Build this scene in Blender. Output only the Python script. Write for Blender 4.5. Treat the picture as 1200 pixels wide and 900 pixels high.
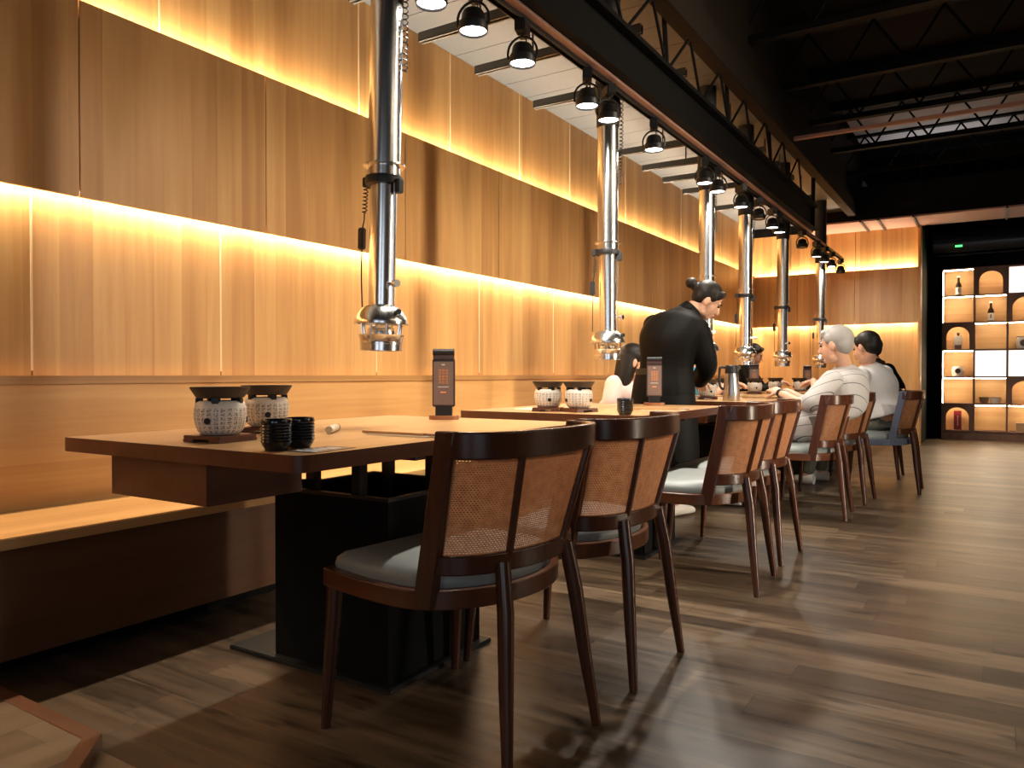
import bpy, bmesh, math, random
from mathutils import Vector, Matrix
random.seed(4)
PI = math.pi
scene = bpy.context.scene
C = scene.collection
for o in list(bpy.data.objects): bpy.data.objects.remove(o)

# ------------------------------------------------------------------ camera
CAMZ, YAW, PITCH, FPX = .925, math.radians(32.2), math.atan(11/900), 900
cam = bpy.data.cameras.new('camera'); cam.lens = 27; cam.sensor_width = 36; cam.clip_start = .02
camo = bpy.data.objects.new('camera', cam); C.objects.link(camo)
camo.location = (0, 0, CAMZ); camo.rotation_euler = (PI/2 - PITCH, 0, YAW)
scene.camera = camo
# ------------------------------------------------------------------ view, world
vs = scene.view_settings
vs.view_transform = 'Standard'; vs.look = 'None'; vs.gamma = 1; vs.use_curve_mapping = False
vs.exposure = 1.3
w = bpy.data.worlds.new('world'); scene.world = w; w.use_nodes = True
w.node_tree.nodes['Background'].inputs[0].default_value = (.9, .85, .8, 1)
w.node_tree.nodes['Background'].inputs[1].default_value = .004
# ------------------------------------------------------------------ lights
LED_COL = (1, .82, .58)
SPOT_COL = (1, .92, .80)
LED_UP, LED_DOWN = 52, 40          # watts per metre of cove strip
SPOT_W = 23
def area(name, loc, rot, sx, sy, watts, col):
    l = bpy.data.lights.new(name, 'AREA'); l.shape = 'RECTANGLE'; l.size = sx; l.size_y = sy; l.energy = watts; l.color = col
    o = bpy.data.objects.new(name, l); C.objects.link(o); o.location = loc; o.rotation_euler = rot; return o
# cove LED strips behind the raised band of the left wall: one shines up, one down
area('cove_light', (-3.00, 4.1, 2.315), (PI, 0, 0), .03, 14.3, LED_UP*14.3/10, LED_COL)
area('cove_light', (-3.00, 4.1, 1.63), (0, 0, 0), .03, 14.3, LED_DOWN*14.3/10, LED_COL)
area('cove_light', (-1.92, 11.285, 2.315), (PI, 0, 0), 2.05, .03, LED_UP*1.9/10, LED_COL)
area('cove_light', (-1.92, 11.285, 1.63), (0, 0, 0), 2.05, .03, LED_DOWN*1.9/10, LED_COL)
# assumed daylight through an unseen shop window behind the camera, and added fill lights
area('rear_light', (3.0, -2.9, 1.5), (PI/2, 0, 0), 2.6, 2.0, 12, (.80, .89, 1))
area('rear_light', (.1, -2.95, 1.6), (PI/2, 0, 0), 1.3, 2.0, 6, (.80, .89, 1))  # added panel before the solid wall, for bright reflections in the chrome
area('room_fill', (2.9, 4.5, 3.3), (0, 0, 0), .5, 6.0, 20, (1, .80, .58))  # unseen fill added over the right side of the room
# assumed unseen fill spot, added across the aisle, aimed back at the seats
def aisle_fill(loc, tgt, watts, ang):
    l = bpy.data.lights.new('aisle_fill', 'SPOT'); l.energy = watts; l.color = SPOT_COL; l.spot_size = math.radians(ang); l.spot_blend = .8; l.shadow_soft_size = .06
    o = bpy.data.objects.new('aisle_fill', l); C.objects.link(o); o.location = loc
    o.rotation_euler = (Vector(tgt)-Vector(loc)).to_track_quat('-Z', 'Y').to_euler()
aisle_fill((2.3, 3.4, 3.2), (-.95, 6.0, .95), 100, 36)
wash = area('wall_fill', (2.4, 4.2, 3.1), (0, 0, 0), 9.0, .25, 52, (1, .84, .64))  # unseen strip added to brighten the middle band of the left wall
wash.data.spread = math.radians(75)
wash.rotation_euler = (Vector((-3, 4.2, 2.05))-Vector((2.4, 4.2, 3.1))).to_track_quat('-Z', 'X').to_euler()

# ------------------------------------------------------------------ mesh builder
class MB:
    def __init__(s): s.v = []; s.f = []; s.uv = []          # uv: per-face list of per-corner uvs or None
    def add(s, vs, fs, uvs=None):
        b = len(s.v); s.v += [tuple(p) for p in vs]
        for i, f in enumerate(fs):
            s.f.append([b+k for k in f]); s.uv.append(uvs[i] if uvs else None)
        return s
    def box(s, x0, x1, y0, y1, z0, z1, M=None, bev=0):
        if bev:
            bm = bmesh.new(); bmesh.ops.create_cube(bm, size=1)
            for v in bm.verts:
                v.co = Vector(((x0+x1)/2+v.co.x*(x1-x0), (y0+y1)/2+v.co.y*(y1-y0), (z0+z1)/2+v.co.z*(z1-z0)))
            bmesh.ops.bevel(bm, geom=bm.edges[:], offset=bev, segments=2, affect='EDGES')
            bm.verts.index_update()
            vs = [v.co.copy() for v in bm.verts]; fs = [[v.index for v in f.verts] for f in bm.faces]; bm.free()
        else:
            vs = [Vector(p) for p in ((x0,y0,z0),(x1,y0,z0),(x1,y1,z0),(x0,y1,z0),(x0,y0,z1),(x1,y0,z1),(x1,y1,z1),(x0,y1,z1))]
            fs = [(0,3,2,1),(4,5,6,7),(0,1,5,4),(1,2,6,5),(2,3,7,6),(3,0,4,7)]
        if M: vs = [M @ v for v in vs]
        return s.add(vs, fs)
    def lathe(s, prof, c=(0,0,0), n=32, M=None, close=True):
        vs = []; fs = []; uvs = []
        for i in range(n):
            a = 2*PI*i/n
            for r, z in prof: vs.append(Vector((r*math.cos(a), r*math.sin(a), z)))
        m = len(prof)
        for i in range(n):
            j = (i+1) % n
            for k in range(m-1):
                fs.append((i*m+k, j*m+k, j*m+k+1, i*m+k+1))
                uvs.append([(i/n, prof[k][1]), ((i+1)/n, prof[k][1]), ((i+1)/n, prof[k+1][1]), (i/n, prof[k+1][1])])
        if close:
            if prof[0][0] > 1e-5: fs.append([i*m for i in range(n)][::-1]); uvs.append(None)
            if prof[-1][0] > 1e-5: fs.append([i*m+m-1 for i in range(n)]); uvs.append(None)
        off = Vector(c)
        vs = [(M @ v if M else v) + off for v in vs]
        return s.add(vs, fs, uvs)
    def tube(s, pts, r, n=10, rs=None, cap=True, flat=None):
        pts = [Vector(p) for p in pts]; m = len(pts); vs = []; fs = []
        up = None
        for i, p in enumerate(pts):
            t = (pts[min(i+1, m-1)] - pts[max(i-1, 0)]).normalized()
            if up is None:
                a = Vector((0,0,1)) if abs(t.z) < .9 else Vector((1,0,0))
                u = t.cross(a).normalized()
            else:
                u = (up - t*up.dot(t)).normalized()
            up = u; b = t.cross(u)
            q = rs[i] if rs else r
            q1, q2 = (q, q) if not isinstance(q, tuple) else q
            for k in range(n):
                a = 2*PI*k/n; vs.append(p + u*math.cos(a)*q1 + b*math.sin(a)*q2)
        for i in range(m-1):
            for k in range(n):
                l = (k+1) % n; fs.append((i*n+k, i*n+l, (i+1)*n+l, (i+1)*n+k))
        if cap: fs.append(list(range(n))[::-1]); fs.append([(m-1)*n+k for k in range(n)])
        return s.add(vs, fs)
    def prism(s, poly, z0, z1, M=None):
        n = len(poly)
        vs = [Vector((x, y, z0)) for x, y in poly] + [Vector((x, y, z1)) for x, y in poly]
        fs = [list(range(n))[::-1], [n+i for i in range(n)]] + [(i, (i+1) % n, n+(i+1) % n, n+i) for i in range(n)]
        if M: vs = [M @ v for v in vs]
        return s.add(vs, fs)
    def ring(s, outer, inner, z0, z1):
        n = len(outer); vs = []
        for P, z in ((outer, z0), (outer, z1), (inner, z0), (inner, z1)): vs += [(x, y, z) for x, y in P]
        fs = []
        for i in range(n):
            j = (i+1) % n
            fs += [(i, j, n+j, n+i), (2*n+j, 2*n+i, 3*n+i, 3*n+j), (n+i, n+j, 3*n+j, 3*n+i), (j, i, 2*n+i, 2*n+j)]
        return s.add(vs, fs)
    def ribbon(s, path, z0, z1, th):
        """upright band along an open xy path, thickness th"""
        n = len(path); L = []; R = []
        for i in range(n):
            a = Vector(path[max(i-1,0)]); b = Vector(path[min(i+1,n-1)]); t = (b-a).normalized(); nn = Vector((-t.y, t.x))
            p = Vector(path[i]); L.append(p+nn*th/2); R.append(p-nn*th/2)
        vs = [(p.x,p.y,z0) for p in L]+[(p.x,p.y,z1) for p in L]+[(p.x,p.y,z0) for p in R]+[(p.x,p.y,z1) for p in R]
        fs = []
        for i in range(n-1):
            fs += [(i+1,i,n+i,n+i+1), (2*n+i,2*n+i+1,3*n+i+1,3*n+i), (n+i,3*n+i,3*n+i+1,n+i+1), (i,i+1,2*n+i+1,2*n+i)]
        fs += [(0,2*n,3*n,n), (n-1,2*n-1,4*n-1,3*n-1)]
        return s.add(vs, fs)
    def ball(s, c, r, nu=16, nv=10, M=None):
        r = Vector(r) if not isinstance(r, (int, float)) else Vector((r,r,r))
        vs = [Vector((0,0,-1))]
        for j in range(1, nv):
            ph = -PI/2 + PI*j/nv
            for i in range(nu): a = 2*PI*i/nu; vs.append(Vector((math.cos(ph)*math.cos(a), math.cos(ph)*math.sin(a), math.sin(ph))))
        vs.append(Vector((0,0,1))); fs = []
        for i in range(nu):
            k = (i+1) % nu
            fs.append((0, 1+k, 1+i)); fs.append((len(vs)-1, 1+(nv-2)*nu+i, 1+(nv-2)*nu+k))
            for j in range(nv-2): fs.append((1+j*nu+i, 1+j*nu+k, 1+(j+1)*nu+k, 1+(j+1)*nu+i))
        out = []
        for v in vs:
            q = Vector((v.x*r.x, v.y*r.y, v.z*r.z)); q = M @ q if M else q
            out.append(q + Vector(c))
        return s.add(out, fs)
    def build(s, name, mat, parent=None, smooth=35, loc=None, bevel=0):
        me = bpy.data.meshes.new(name); me.from_pydata(s.v, [], s.f)
        if any(u for u in s.uv):
            l = me.uv_layers.new(name='UVMap'); k = 0
            for i, f in enumerate(s.f):
                for c in range(len(f)):
                    if s.uv[i]: l.data[k].uv = s.uv[i][c]
                    k += 1
        bm = bmesh.new(); bm.from_mesh(me); bmesh.ops.recalc_face_normals(bm, faces=bm.faces[:]); bm.to_mesh(me); bm.free()
        me.materials.append(mat)
        if smooth:
            me.polygons.foreach_set('use_smooth', [True]*len(me.polygons)); me.set_sharp_from_angle(angle=math.radians(smooth))
        o = bpy.data.objects.new(name, me); C.objects.link(o)
        if parent: o.parent = parent
        if loc: o.location = loc
        if bevel:
            m = o.modifiers.new('Bevel', 'BEVEL'); m.width = bevel; m.segments = 2; m.limit_method = 'ANGLE'; m.angle_limit = math.radians(40)
        return o

def tag(o, label, cat, group=None):
    o['label'] = label; o['category'] = cat
    if group: o['group'] = group
    return o
def thing(name, label, cat, loc=(0,0,0), rz=0, group=None):
    o = bpy.data.objects.new(name, None); C.objects.link(o); o.empty_display_size = .1
    o.location = loc; o.rotation_euler = (0,0,rz); return tag(o, label, cat, group)
def struct(name, mb, mat, smooth=35, bevel=0):
    o = mb.build(name, mat, None, smooth, None, bevel); o['kind'] = 'structure'; return o
KIDS = {}
def kids(o):
    return [c for c in bpy.data.objects if c.parent == o]
def dup(root, loc, rz=0, label=None, group=None):
    r = root.copy(); C.objects.link(r); r.location = loc; r.rotation_euler = (0,0,rz)
    if label: r['label'] = label
    if group: r['group'] = group
    for ch in kids(root):
        c = ch.copy(); C.objects.link(c); c.parent = r
        for g in kids(ch):
            d = g.copy(); C.objects.link(d); d.parent = c
    return r
def at(px, py, depth):
    """point of the room seen in the photograph at a pixel, at a distance along the view axis"""
    a, b = (px-600)/FPX, (450-py)/FPX
    M = camo.rotation_euler.to_matrix()
    return Vector((0,0,CAMZ)) + M @ Vector((a, b, -1))*depth
def spline(pts, n=6, closed=False):
    P = [Vector(p) for p in pts]; m = len(P); out = []
    rng = m if closed else m-1
    for i in range(rng):
        p0 = P[(i-1) % m] if closed or i > 0 else P[0]*2-P[1]
        p1 = P[i]; p2 = P[(i+1) % m]
        p3 = P[(i+2) % m] if closed or i+2 < m else P[m-1]*2-P[m-2]
        for k in range(n):
            t = k/n
            out.append(.5*((2*p1)+(-p0+p2)*t+(2*p0-5*p1+4*p2-p3)*t*t+(-p0+3*p1-3*p2+p3)*t**3))
    if not closed: out.append(P[-1])
    return out

# ------------------------------------------------------------------ materials
def newmat(name):
    m = bpy.data.materials.new(name); m.use_nodes = True; nt = m.node_tree
    return m, nt, nt.nodes['Principled BSDF']
def plain(name, col, rough=.5, metal=0, bump=0, scale=60, spec=.5, var=.08, coat=0):
    m, nt, b = newmat(name)
    b.inputs['Roughness'].default_value = rough; b.inputs['Metallic'].default_value = metal
    b.inputs['Specular IOR Level'].default_value = spec
    if coat: b.inputs['Coat Weight'].default_value = coat; b.inputs['Coat Roughness'].default_value = .15
    tc = nt.nodes.new('ShaderNodeTexCoord'); n = nt.nodes.new('ShaderNodeTexNoise'); n.inputs['Scale'].default_value = scale
    nt.links.new(tc.outputs['Object'], n.inputs['Vector'])
    mx = nt.nodes.new('ShaderNodeMix'); mx.data_type = 'RGBA'
    nt.links.new(n.outputs['Fac'], mx.inputs[0])
    mx.inputs[6].default_value = tuple(c*(1-var) for c in col)+(1,); mx.inputs[7].default_value = tuple(min(1, c*(1+var)) for c in col)+(1,)
    nt.links.new(mx.outputs[2], b.inputs['Base Color'])
    if bump:
        bp = nt.nodes.new('ShaderNodeBump'); bp.inputs['Strength'].default_value = bump; bp.inputs['Distance'].default_value = .002
        nt.links.new(n.outputs['Fac'], bp.inputs['Height']); nt.links.new(bp.outputs[0], b.inputs['Normal'])
    return m
def emit(name, col, strength):
    m, nt, b = newmat(name)
    b.inputs['Base Color'].default_value = col+(1,); b.inputs['Emission Color'].default_value = col+(1,); b.inputs['Emission Strength'].default_value = strength
    return m
def math_n(nt, op, a, b=None):
    n = nt.nodes.new('ShaderNodeMath'); n.operation = op
    for i, x in enumerate((a, b)):
        if x is None: continue
        if isinstance(x, (int, float)): n.inputs[i].default_value = x
        else: nt.links.new(x, n.inputs[i])
    return n.outputs[0]
def wood(name, dark, mid, light, grain='z', strip=.12, strip_axis='y', rough=.45, stripv=.5, scale=1, board=None, spec=.4, streak=False):
    """wood with grain along one axis; strips across strip_axis vary in tone; board = length of planks"""
    m, nt, b = newmat(name); b.inputs['Roughness'].default_value = rough; b.inputs['Specular IOR Level'].default_value = spec
    tc = nt.nodes.new('ShaderNodeTexCoord'); sep = nt.nodes.new('ShaderNodeSeparateXYZ'); nt.links.new(tc.outputs['Object'], sep.inputs[0])
    ax = {'x': sep.outputs[0], 'y': sep.outputs[1], 'z': sep.outputs[2]}
    st = ax[strip_axis]
    # slight wander so that the strips are not ruler straight
    idx = math_n(nt, 'FLOOR', math_n(nt, 'DIVIDE', st, strip))
    seed = idx
    if board:
        wn0 = nt.nodes.new('ShaderNodeTexWhiteNoise'); wn0.noise_dimensions = '1D'; nt.links.new(idx, wn0.inputs['W'])
        sh = math_n(nt, 'ADD', ax[grain], math_n(nt, 'MULTIPLY', wn0.outputs[0], board))
        bi = math_n(nt, 'FLOOR', math_n(nt, 'DIVIDE', sh, board))
        seed = math_n(nt, 'ADD', idx, math_n(nt, 'MULTIPLY', bi, 37.7))
    wn = nt.nodes.new('ShaderNodeTexWhiteNoise'); wn.noise_dimensions = '1D'; nt.links.new(seed, wn.inputs['W'])
    mp = nt.nodes.new('ShaderNodeMapping')
    sc = {'x': (1.2, 22, 22), 'y': (22, 1.2, 22), 'z': (22, 22, 1.2)}[grain]
    mp.inputs['Scale'].default_value = tuple(v*scale for v in sc)
    cmb = nt.nodes.new('ShaderNodeCombineXYZ')
    off = math_n(nt, 'MULTIPLY', wn.outputs[0], 13.0)
    ad = nt.nodes.new('ShaderNodeVectorMath'); ad.operation = 'ADD'
    for k in range(3): nt.links.new(off, cmb.inputs[k])
    nt.links.new(tc.outputs['Object'], ad.inputs[0]); nt.links.new(cmb.outputs[0], ad.inputs[1])
    nt.links.new(ad.outputs[0], mp.inputs[0])
    n1 = nt.nodes.new('ShaderNodeTexNoise'); n1.inputs['Scale'].default_value = 1; n1.inputs['Detail'].default_value = 6; n1.inputs['Distortion'].default_value = .7
    nt.links.new(mp.outputs[0], n1.inputs['Vector'])
    mp2 = nt.nodes.new('ShaderNodeMapping'); mp2.inputs['Scale'].default_value = tuple(v*scale*.22 for v in sc)
    nt.links.new(ad.outputs[0], mp2.inputs[0])
    n2 = nt.nodes.new('ShaderNodeTexNoise'); n2.inputs['Scale'].default_value = 1; n2.inputs['Detail'].default_value = 3; n2.inputs['Distortion'].default_value = 1.2
    nt.links.new(mp2.outputs[0], n2.inputs['Vector'])
    f = math_n(nt, 'ADD', math_n(nt, 'MULTIPLY', n1.outputs['Fac'], .45), math_n(nt, 'MULTIPLY', n2.outputs['Fac'], .55))
    f = math_n(nt, 'ADD', f, math_n(nt, 'MULTIPLY', math_n(nt, 'SUBTRACT', wn.outputs[0], .5), stripv*.4))
    cr = nt.nodes.new('ShaderNodeValToRGB'); e = cr.color_ramp.elements
    e[0].position = .28; e[0].color = dark+(1,); e[1].position = .72; e[1].color = light+(1,)
    x = e.new(.5); x.color = mid+(1,)
    nt.links.new(f, cr.inputs[0])
    col = cr.outputs[0]
    if streak:   # dark weathered streaks and knots
        mp3 = nt.nodes.new('ShaderNodeMapping'); mp3.inputs['Scale'].default_value = {'x': (4.5, 26, 26), 'y': (26, 4.5, 26), 'z': (26, 26, 4.5)}[grain]
        nt.links.new(ad.outputs[0], mp3.inputs[0]); n3 = nt.nodes.new('ShaderNodeTexNoise'); n3.inputs['Scale'].default_value = 1; n3.inputs['Detail'].default_value = 4
        nt.links.new(mp3.outputs[0], n3.inputs['Vector'])
        mr = nt.nodes.new('ShaderNodeMapRange'); mr.inputs['From Min'].default_value = .56; mr.inputs['From Max'].default_value = .70; nt.links.new(n3.outputs['Fac'], mr.inputs['Value'])
        ms3 = nt.nodes.new('ShaderNodeMix'); ms3.data_type = 'RGBA'; nt.links.new(math_n(nt, 'MULTIPLY', mr.outputs[0], .75), ms3.inputs[0]); nt.links.new(col, ms3.inputs[6]); ms3.inputs[7].default_value = tuple(c*.55 for c in dark)+(1,); col = ms3.outputs[2]
    if board:    # thin dark joints between planks
        fr = math_n(nt, 'FRACT', math_n(nt, 'DIVIDE', st, strip)); fb = math_n(nt, 'FRACT', math_n(nt, 'DIVIDE', sh, board))
        j1 = math_n(nt, 'LESS_THAN', fr, .012); j2 = math_n(nt, 'LESS_THAN', fb, .0022)
        jj = math_n(nt, 'MAXIMUM', j1, j2)
        mx = nt.nodes.new('ShaderNodeMix'); mx.data_type = 'RGBA'; nt.links.new(math_n(nt, 'MULTIPLY', jj, .6), mx.inputs[0])
        nt.links.new(col, mx.inputs[6]); mx.inputs[7].default_value = tuple(c*.25 for c in dark)+(1,); col = mx.outputs[2]
        nr = math_n(nt, 'ADD', rough-.1, math_n(nt, 'MULTIPLY', n1.outputs['Fac'], .22)); nt.links.new(nr, b.inputs['Roughness'])
    nt.links.new(col, b.inputs['Base Color'])
    bp = nt.nodes.new('ShaderNodeBump'); bp.inputs['Strength'].default_value = .12; bp.inputs['Distance'].default_value = .001
    nt.links.new(n1.outputs['Fac'], bp.inputs['Height']); nt.links.new(bp.outputs[0], b.inputs['Normal'])
    return m

W1, W2, W3 = (.47,.240,.082), (.60,.335,.122), (.71,.435,.175)
M_wall = wood('wall_wood', W1, W2, W3, 'z', .13, 'y', .42, .65)
M_wall_far = wood('wall_wood_far', W1, W2, W3, 'z', .13, 'x', .42, .65)
M_bench = wood('bench_wood', W1, W2, W3, 'y', .30, 'z', .4, .25)
M_benchshade = wood('bench_front_shade', (.10,.038,.015), (.135,.055,.022), (.17,.075,.031), 'y', .5, 'z', .45, .2)  # darker than the seat wood: the shade on the front is put into colour
M_floor = wood('floor_wood', (.022,.0135,.008), (.088,.058,.035), (.195,.136,.086), 'x', .150, 'y', .36, .6, 1.0, board=1.22, spec=.5, streak=True)
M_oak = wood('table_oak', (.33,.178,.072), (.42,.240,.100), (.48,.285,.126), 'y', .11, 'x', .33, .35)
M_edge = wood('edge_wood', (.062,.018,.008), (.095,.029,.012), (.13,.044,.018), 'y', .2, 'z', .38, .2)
M_chair = wood('chair_wood', (.036,.0105,.005), (.062,.019,.0085), (.092,.031,.0135), 'z', .5, 'x', .26, .1, spec=.5)
M_chairseat = wood('chair_frame_wood', (.060,.018,.007), (.095,.031,.012), (.13,.047,.019), 'x', .5, 'y', .28, .1, spec=.5)
M_cushion = plain('grey_leather', (.20,.222,.213), .42, bump=.15, scale=180)
M_black = plain('black_metal', (.012,.012,.013), .45, .3)
M_blackmatt = plain('black_paint', (.0035,.0034,.0034), .7, spec=.12)
M_dkceil = plain('dark_ceiling', (.006,.0045,.003), .85, spec=.1)
M_brownbeam = plain('brown_steel', (.014,.009,.006), .7, spec=.15)
M_pink = plain('conduit_paint', (.42,.23,.17), .6)
M_grey = plain('ceiling_grey', (.105,.112,.125), .55)
M_strut = plain('galvanised_strut', (.055,.056,.055), .42, .6)
M_chrome = plain('chrome', (.86,.85,.83), .22, 1, var=.02)
M_rubber = plain('black_rubber', (.014,.014,.015), .5)
M_lens = emit('lamp_glow', (1,.95,.86), 12)
M_lensoff = plain('lens_dark', (.25,.25,.25), .2)
M_led = emit('led_diffuser', (1,.80,.52), 9)
M_cup = plain('black_glaze', (.012,.013,.016), .12, spec=.7)
M_plate = plain('iron_plate', (.050,.033,.022), .55, bump=.4, scale=220)
M_board = plain('dark_board', (.105,.032,.016), .35)
M_card = plain('brown_card', (.16,.105,.085), .4)
M_orange = plain('orange_print', (.62,.25,.09), .5)
M_white = plain('white_paint', (.8,.78,.74), .5)
M_paper = plain('paper', (.78,.66,.46), .7)
M_packet = plain('kraft_sleeve', (.50,.27,.10), .6)
M_steel = plain('brushed_steel', (.55,.53,.51), .28, 1, var=.05)
M_bwall = plain('black_wall', (.006,.006,.006), .75, spec=.2)
M_case = wood('bookcase_wood', (.20,.11,.075), (.27,.15,.10), (.33,.19,.13), 'z', .4, 'x', .5, .2)
M_caseback = wood('bookcase_back', (.50,.29,.12), (.60,.37,.17), (.68,.45,.22), 'x', .2, 'z', .5, .35)
M_caseled = emit('bookcase_led', (1,.80,.52), 30)
M_casepanel = emit('bookcase_panel', (1,.93,.86), .55)
M_glassdark = plain('bottle_glass', (.03,.014,.008), .12, spec=.7)
M_red = plain('red_box', (.16,.006,.012), .5)
M_green = emit('green_led', (.05,.9,.12), 3)
M_ac = plain('ac_shell', (.018,.021,.026), .25)
M_skin = plain('skin', (.62,.35,.23), .5, var=.04)
M_hair = plain('black_hair', (.010,.007,.005), .5, bump=.8, scale=120, spec=.3)
M_grey_hair = plain('grey_hair', (.36,.34,.32), .5, bump=.6, scale=160)
M_uniform = plain('black_cloth', (.005,.0047,.0045), .6, bump=.3, scale=300, spec=.12)
M_pinkcloth = plain('pale_pink_cloth', (.80,.62,.58), .8, bump=.2, scale=300)
M_tee = plain('pale_grey_cloth', (.60,.58,.57), .8, bump=.2, scale=300)
M_blue = plain('blue_cloth', (.05,.30,.50), .8)
M_olive = plain('olive_cloth', (.14,.135,.105), .8)
M_shoe = plain('white_shoe', (.6,.58,.55), .6)
M_chairsheen = plain('chair_sheen', (.10,.115,.17), .5)  # bluish light caught by the chair lacquer, put into the colour

def stripes_mat():
    m, nt, b = newmat('striped_cloth'); b.inputs['Roughness'].default_value = .8
    tc = nt.nodes.new('ShaderNodeTexCoord'); mp = nt.nodes.new('ShaderNodeMapping')
    mp.inputs['Rotation'].default_value = (.5, .5, .3)
    nt.links.new(tc.outputs['Object'], mp.inputs[0])
    sp = nt.nodes.new('ShaderNodeSeparateXYZ'); nt.links.new(mp.outputs[0], sp.inputs[0])
    f = math_n(nt, 'FRACT', math_n(nt, 'DIVIDE', sp.outputs[2], .058)); l = math_n(nt, 'LESS_THAN', f, .065)
    mx = nt.nodes.new('ShaderNodeMix'); mx.data_type = 'RGBA'; nt.links.new(l, mx.inputs[0])
    mx.inputs[6].default_value = (.50,.48,.47,1); mx.inputs[7].default_value = (.07,.07,.075,1)
    nt.links.new(mx.outputs[2], b.inputs['Base Color']); return m
M_stripe = stripes_mat()

def cane_mat():
    m, nt, b = newmat('woven_cane'); b.inputs['Roughness'].default_value = .42
    uv = nt.nodes.new('ShaderNodeUVMap')
    br = nt.nodes.new('ShaderNodeTexBrick'); br.inputs['Scale'].default_value = 1; br.offset = .5
    br.inputs['Brick Width'].default_value = .0080; br.inputs['Row Height'].default_value = .0052; br.inputs['Mortar Size'].default_value = .00205; br.inputs['Mortar Smooth'].default_value = .1
    nt.links.new(uv.outputs[0], br.inputs['Vector'])
    n = nt.nodes.new('ShaderNodeTexNoise'); n.inputs['Scale'].default_value = 45; nt.links.new(uv.outputs[0], n.inputs['Vector'])
    cr = nt.nodes.new('ShaderNodeValToRGB'); cr.color_ramp.elements[0].color = (.30,.125,.055,1); cr.color_ramp.elements[1].color = (.38,.175,.08,1)
    cr.color_ramp.elements[0].position = .35; cr.color_ramp.elements[1].position = .65
    nt.links.new(n.outputs['Fac'], cr.inputs[0]); nt.links.new(cr.outputs[0], b.inputs['Base Color'])
    tl = nt.nodes.new('ShaderNodeBsdfTranslucent'); nt.links.new(cr.outputs[0], tl.inputs[0])
    ms = nt.nodes.new('ShaderNodeMixShader'); ms.inputs[0].default_value = .35
    nt.links.new(b.outputs[0], ms.inputs[1]); nt.links.new(tl.outputs[0], ms.inputs[2])
    bp = nt.nodes.new('ShaderNodeBump'); bp.inputs['Distance'].default_value = .002; bp.inputs['Strength'].default_value = .5
    nt.links.new(br.outputs['Fac'], bp.inputs['Height']); nt.links.new(bp.outputs[0], b.inputs['Normal'])
    tr = nt.nodes.new('ShaderNodeBsdfTransparent'); m2 = nt.nodes.new('ShaderNodeMixShader')
    nt.links.new(br.outputs['Fac'], m2.inputs[0]); nt.links.new(tr.outputs[0], m2.inputs[1]); nt.links.new(ms.outputs[0], m2.inputs[2])
    nt.links.new(m2.outputs[0], nt.nodes['Material Output'].inputs[0]); return m
M_cane = cane_mat()

def script_mat():
    """cream ceramic with upright columns of brushed dark marks"""
    m, nt, b = newmat('scripted_ceramic'); b.inputs['Roughness'].default_value = .38
    uv = nt.nodes.new('ShaderNodeUVMap'); sp = nt.nodes.new('ShaderNodeSeparateXYZ'); nt.links.new(uv.outputs[0], sp.inputs[0])
    NC = 24
    fx = math_n(nt, 'FRACT', math_n(nt, 'MULTIPLY', sp.outputs[0], NC))
    incol = math_n(nt, 'LESS_THAN', math_n(nt, 'ABSOLUTE', math_n(nt, 'SUBTRACT', fx, .5)), .33)
    cm = nt.nodes.new('ShaderNodeCombineXYZ'); nt.links.new(math_n(nt, 'MULTIPLY', sp.outputs[0], NC*3.4), cm.inputs[0]); nt.links.new(math_n(nt, 'MULTIPLY', sp.outputs[1], 330), cm.inputs[1])
    n = nt.nodes.new('ShaderNodeTexNoise'); n.inputs['Scale'].default_value = 1; n.inputs['Detail'].default_value = 2; nt.links.new(cm.outputs[0], n.inputs['Vector'])
    ink = math_n(nt, 'MULTIPLY', incol, math_n(nt, 'GREATER_THAN', n.outputs['Fac'], .51))
    gl = math_n(nt, 'LESS_THAN', math_n(nt, 'FRACT', math_n(nt, 'MULTIPLY', sp.outputs[1], 85)), .78)
    ink = math_n(nt, 'MULTIPLY', ink, gl)
    zt = math_n(nt, 'LESS_THAN', sp.outputs[1], .094); zb = math_n(nt, 'GREATER_THAN', sp.outputs[1], .02)
    ink = math_n(nt, 'MULTIPLY', ink, math_n(nt, 'MULTIPLY', zt, zb))
    mx = nt.nodes.new('ShaderNodeMix'); mx.data_type = 'RGBA'; nt.links.new(math_n(nt, 'MULTIPLY', ink, .85), mx.inputs[0])
    mx.inputs[6].default_value = (.74,.68,.60,1); mx.inputs[7].default_value = (.05,.045,.06,1)
    nt.links.new(mx.outputs[2], b.inputs['Base Color']); return m
M_script = script_mat()

def marble_mat():
    return wood('inlay_wood', (.085,.052,.028), (.15,.098,.055), (.20,.14,.083), 'y', .13, 'x', .45, .6, .5, board=.8)
M_inlay = marble_mat()
M_frame = wood('frame_wood', (.12,.045,.02), (.16,.062,.028), (.20,.085,.04), 'x', .1, 'z', .4, .1)

# ------------------------------------------------------------------ room shell
XL, YF = -3.0, 11.30
struct('floor', MB().box(-3.2, 5, -3.2, 13.2, -.08, 0), M_floor)
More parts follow.
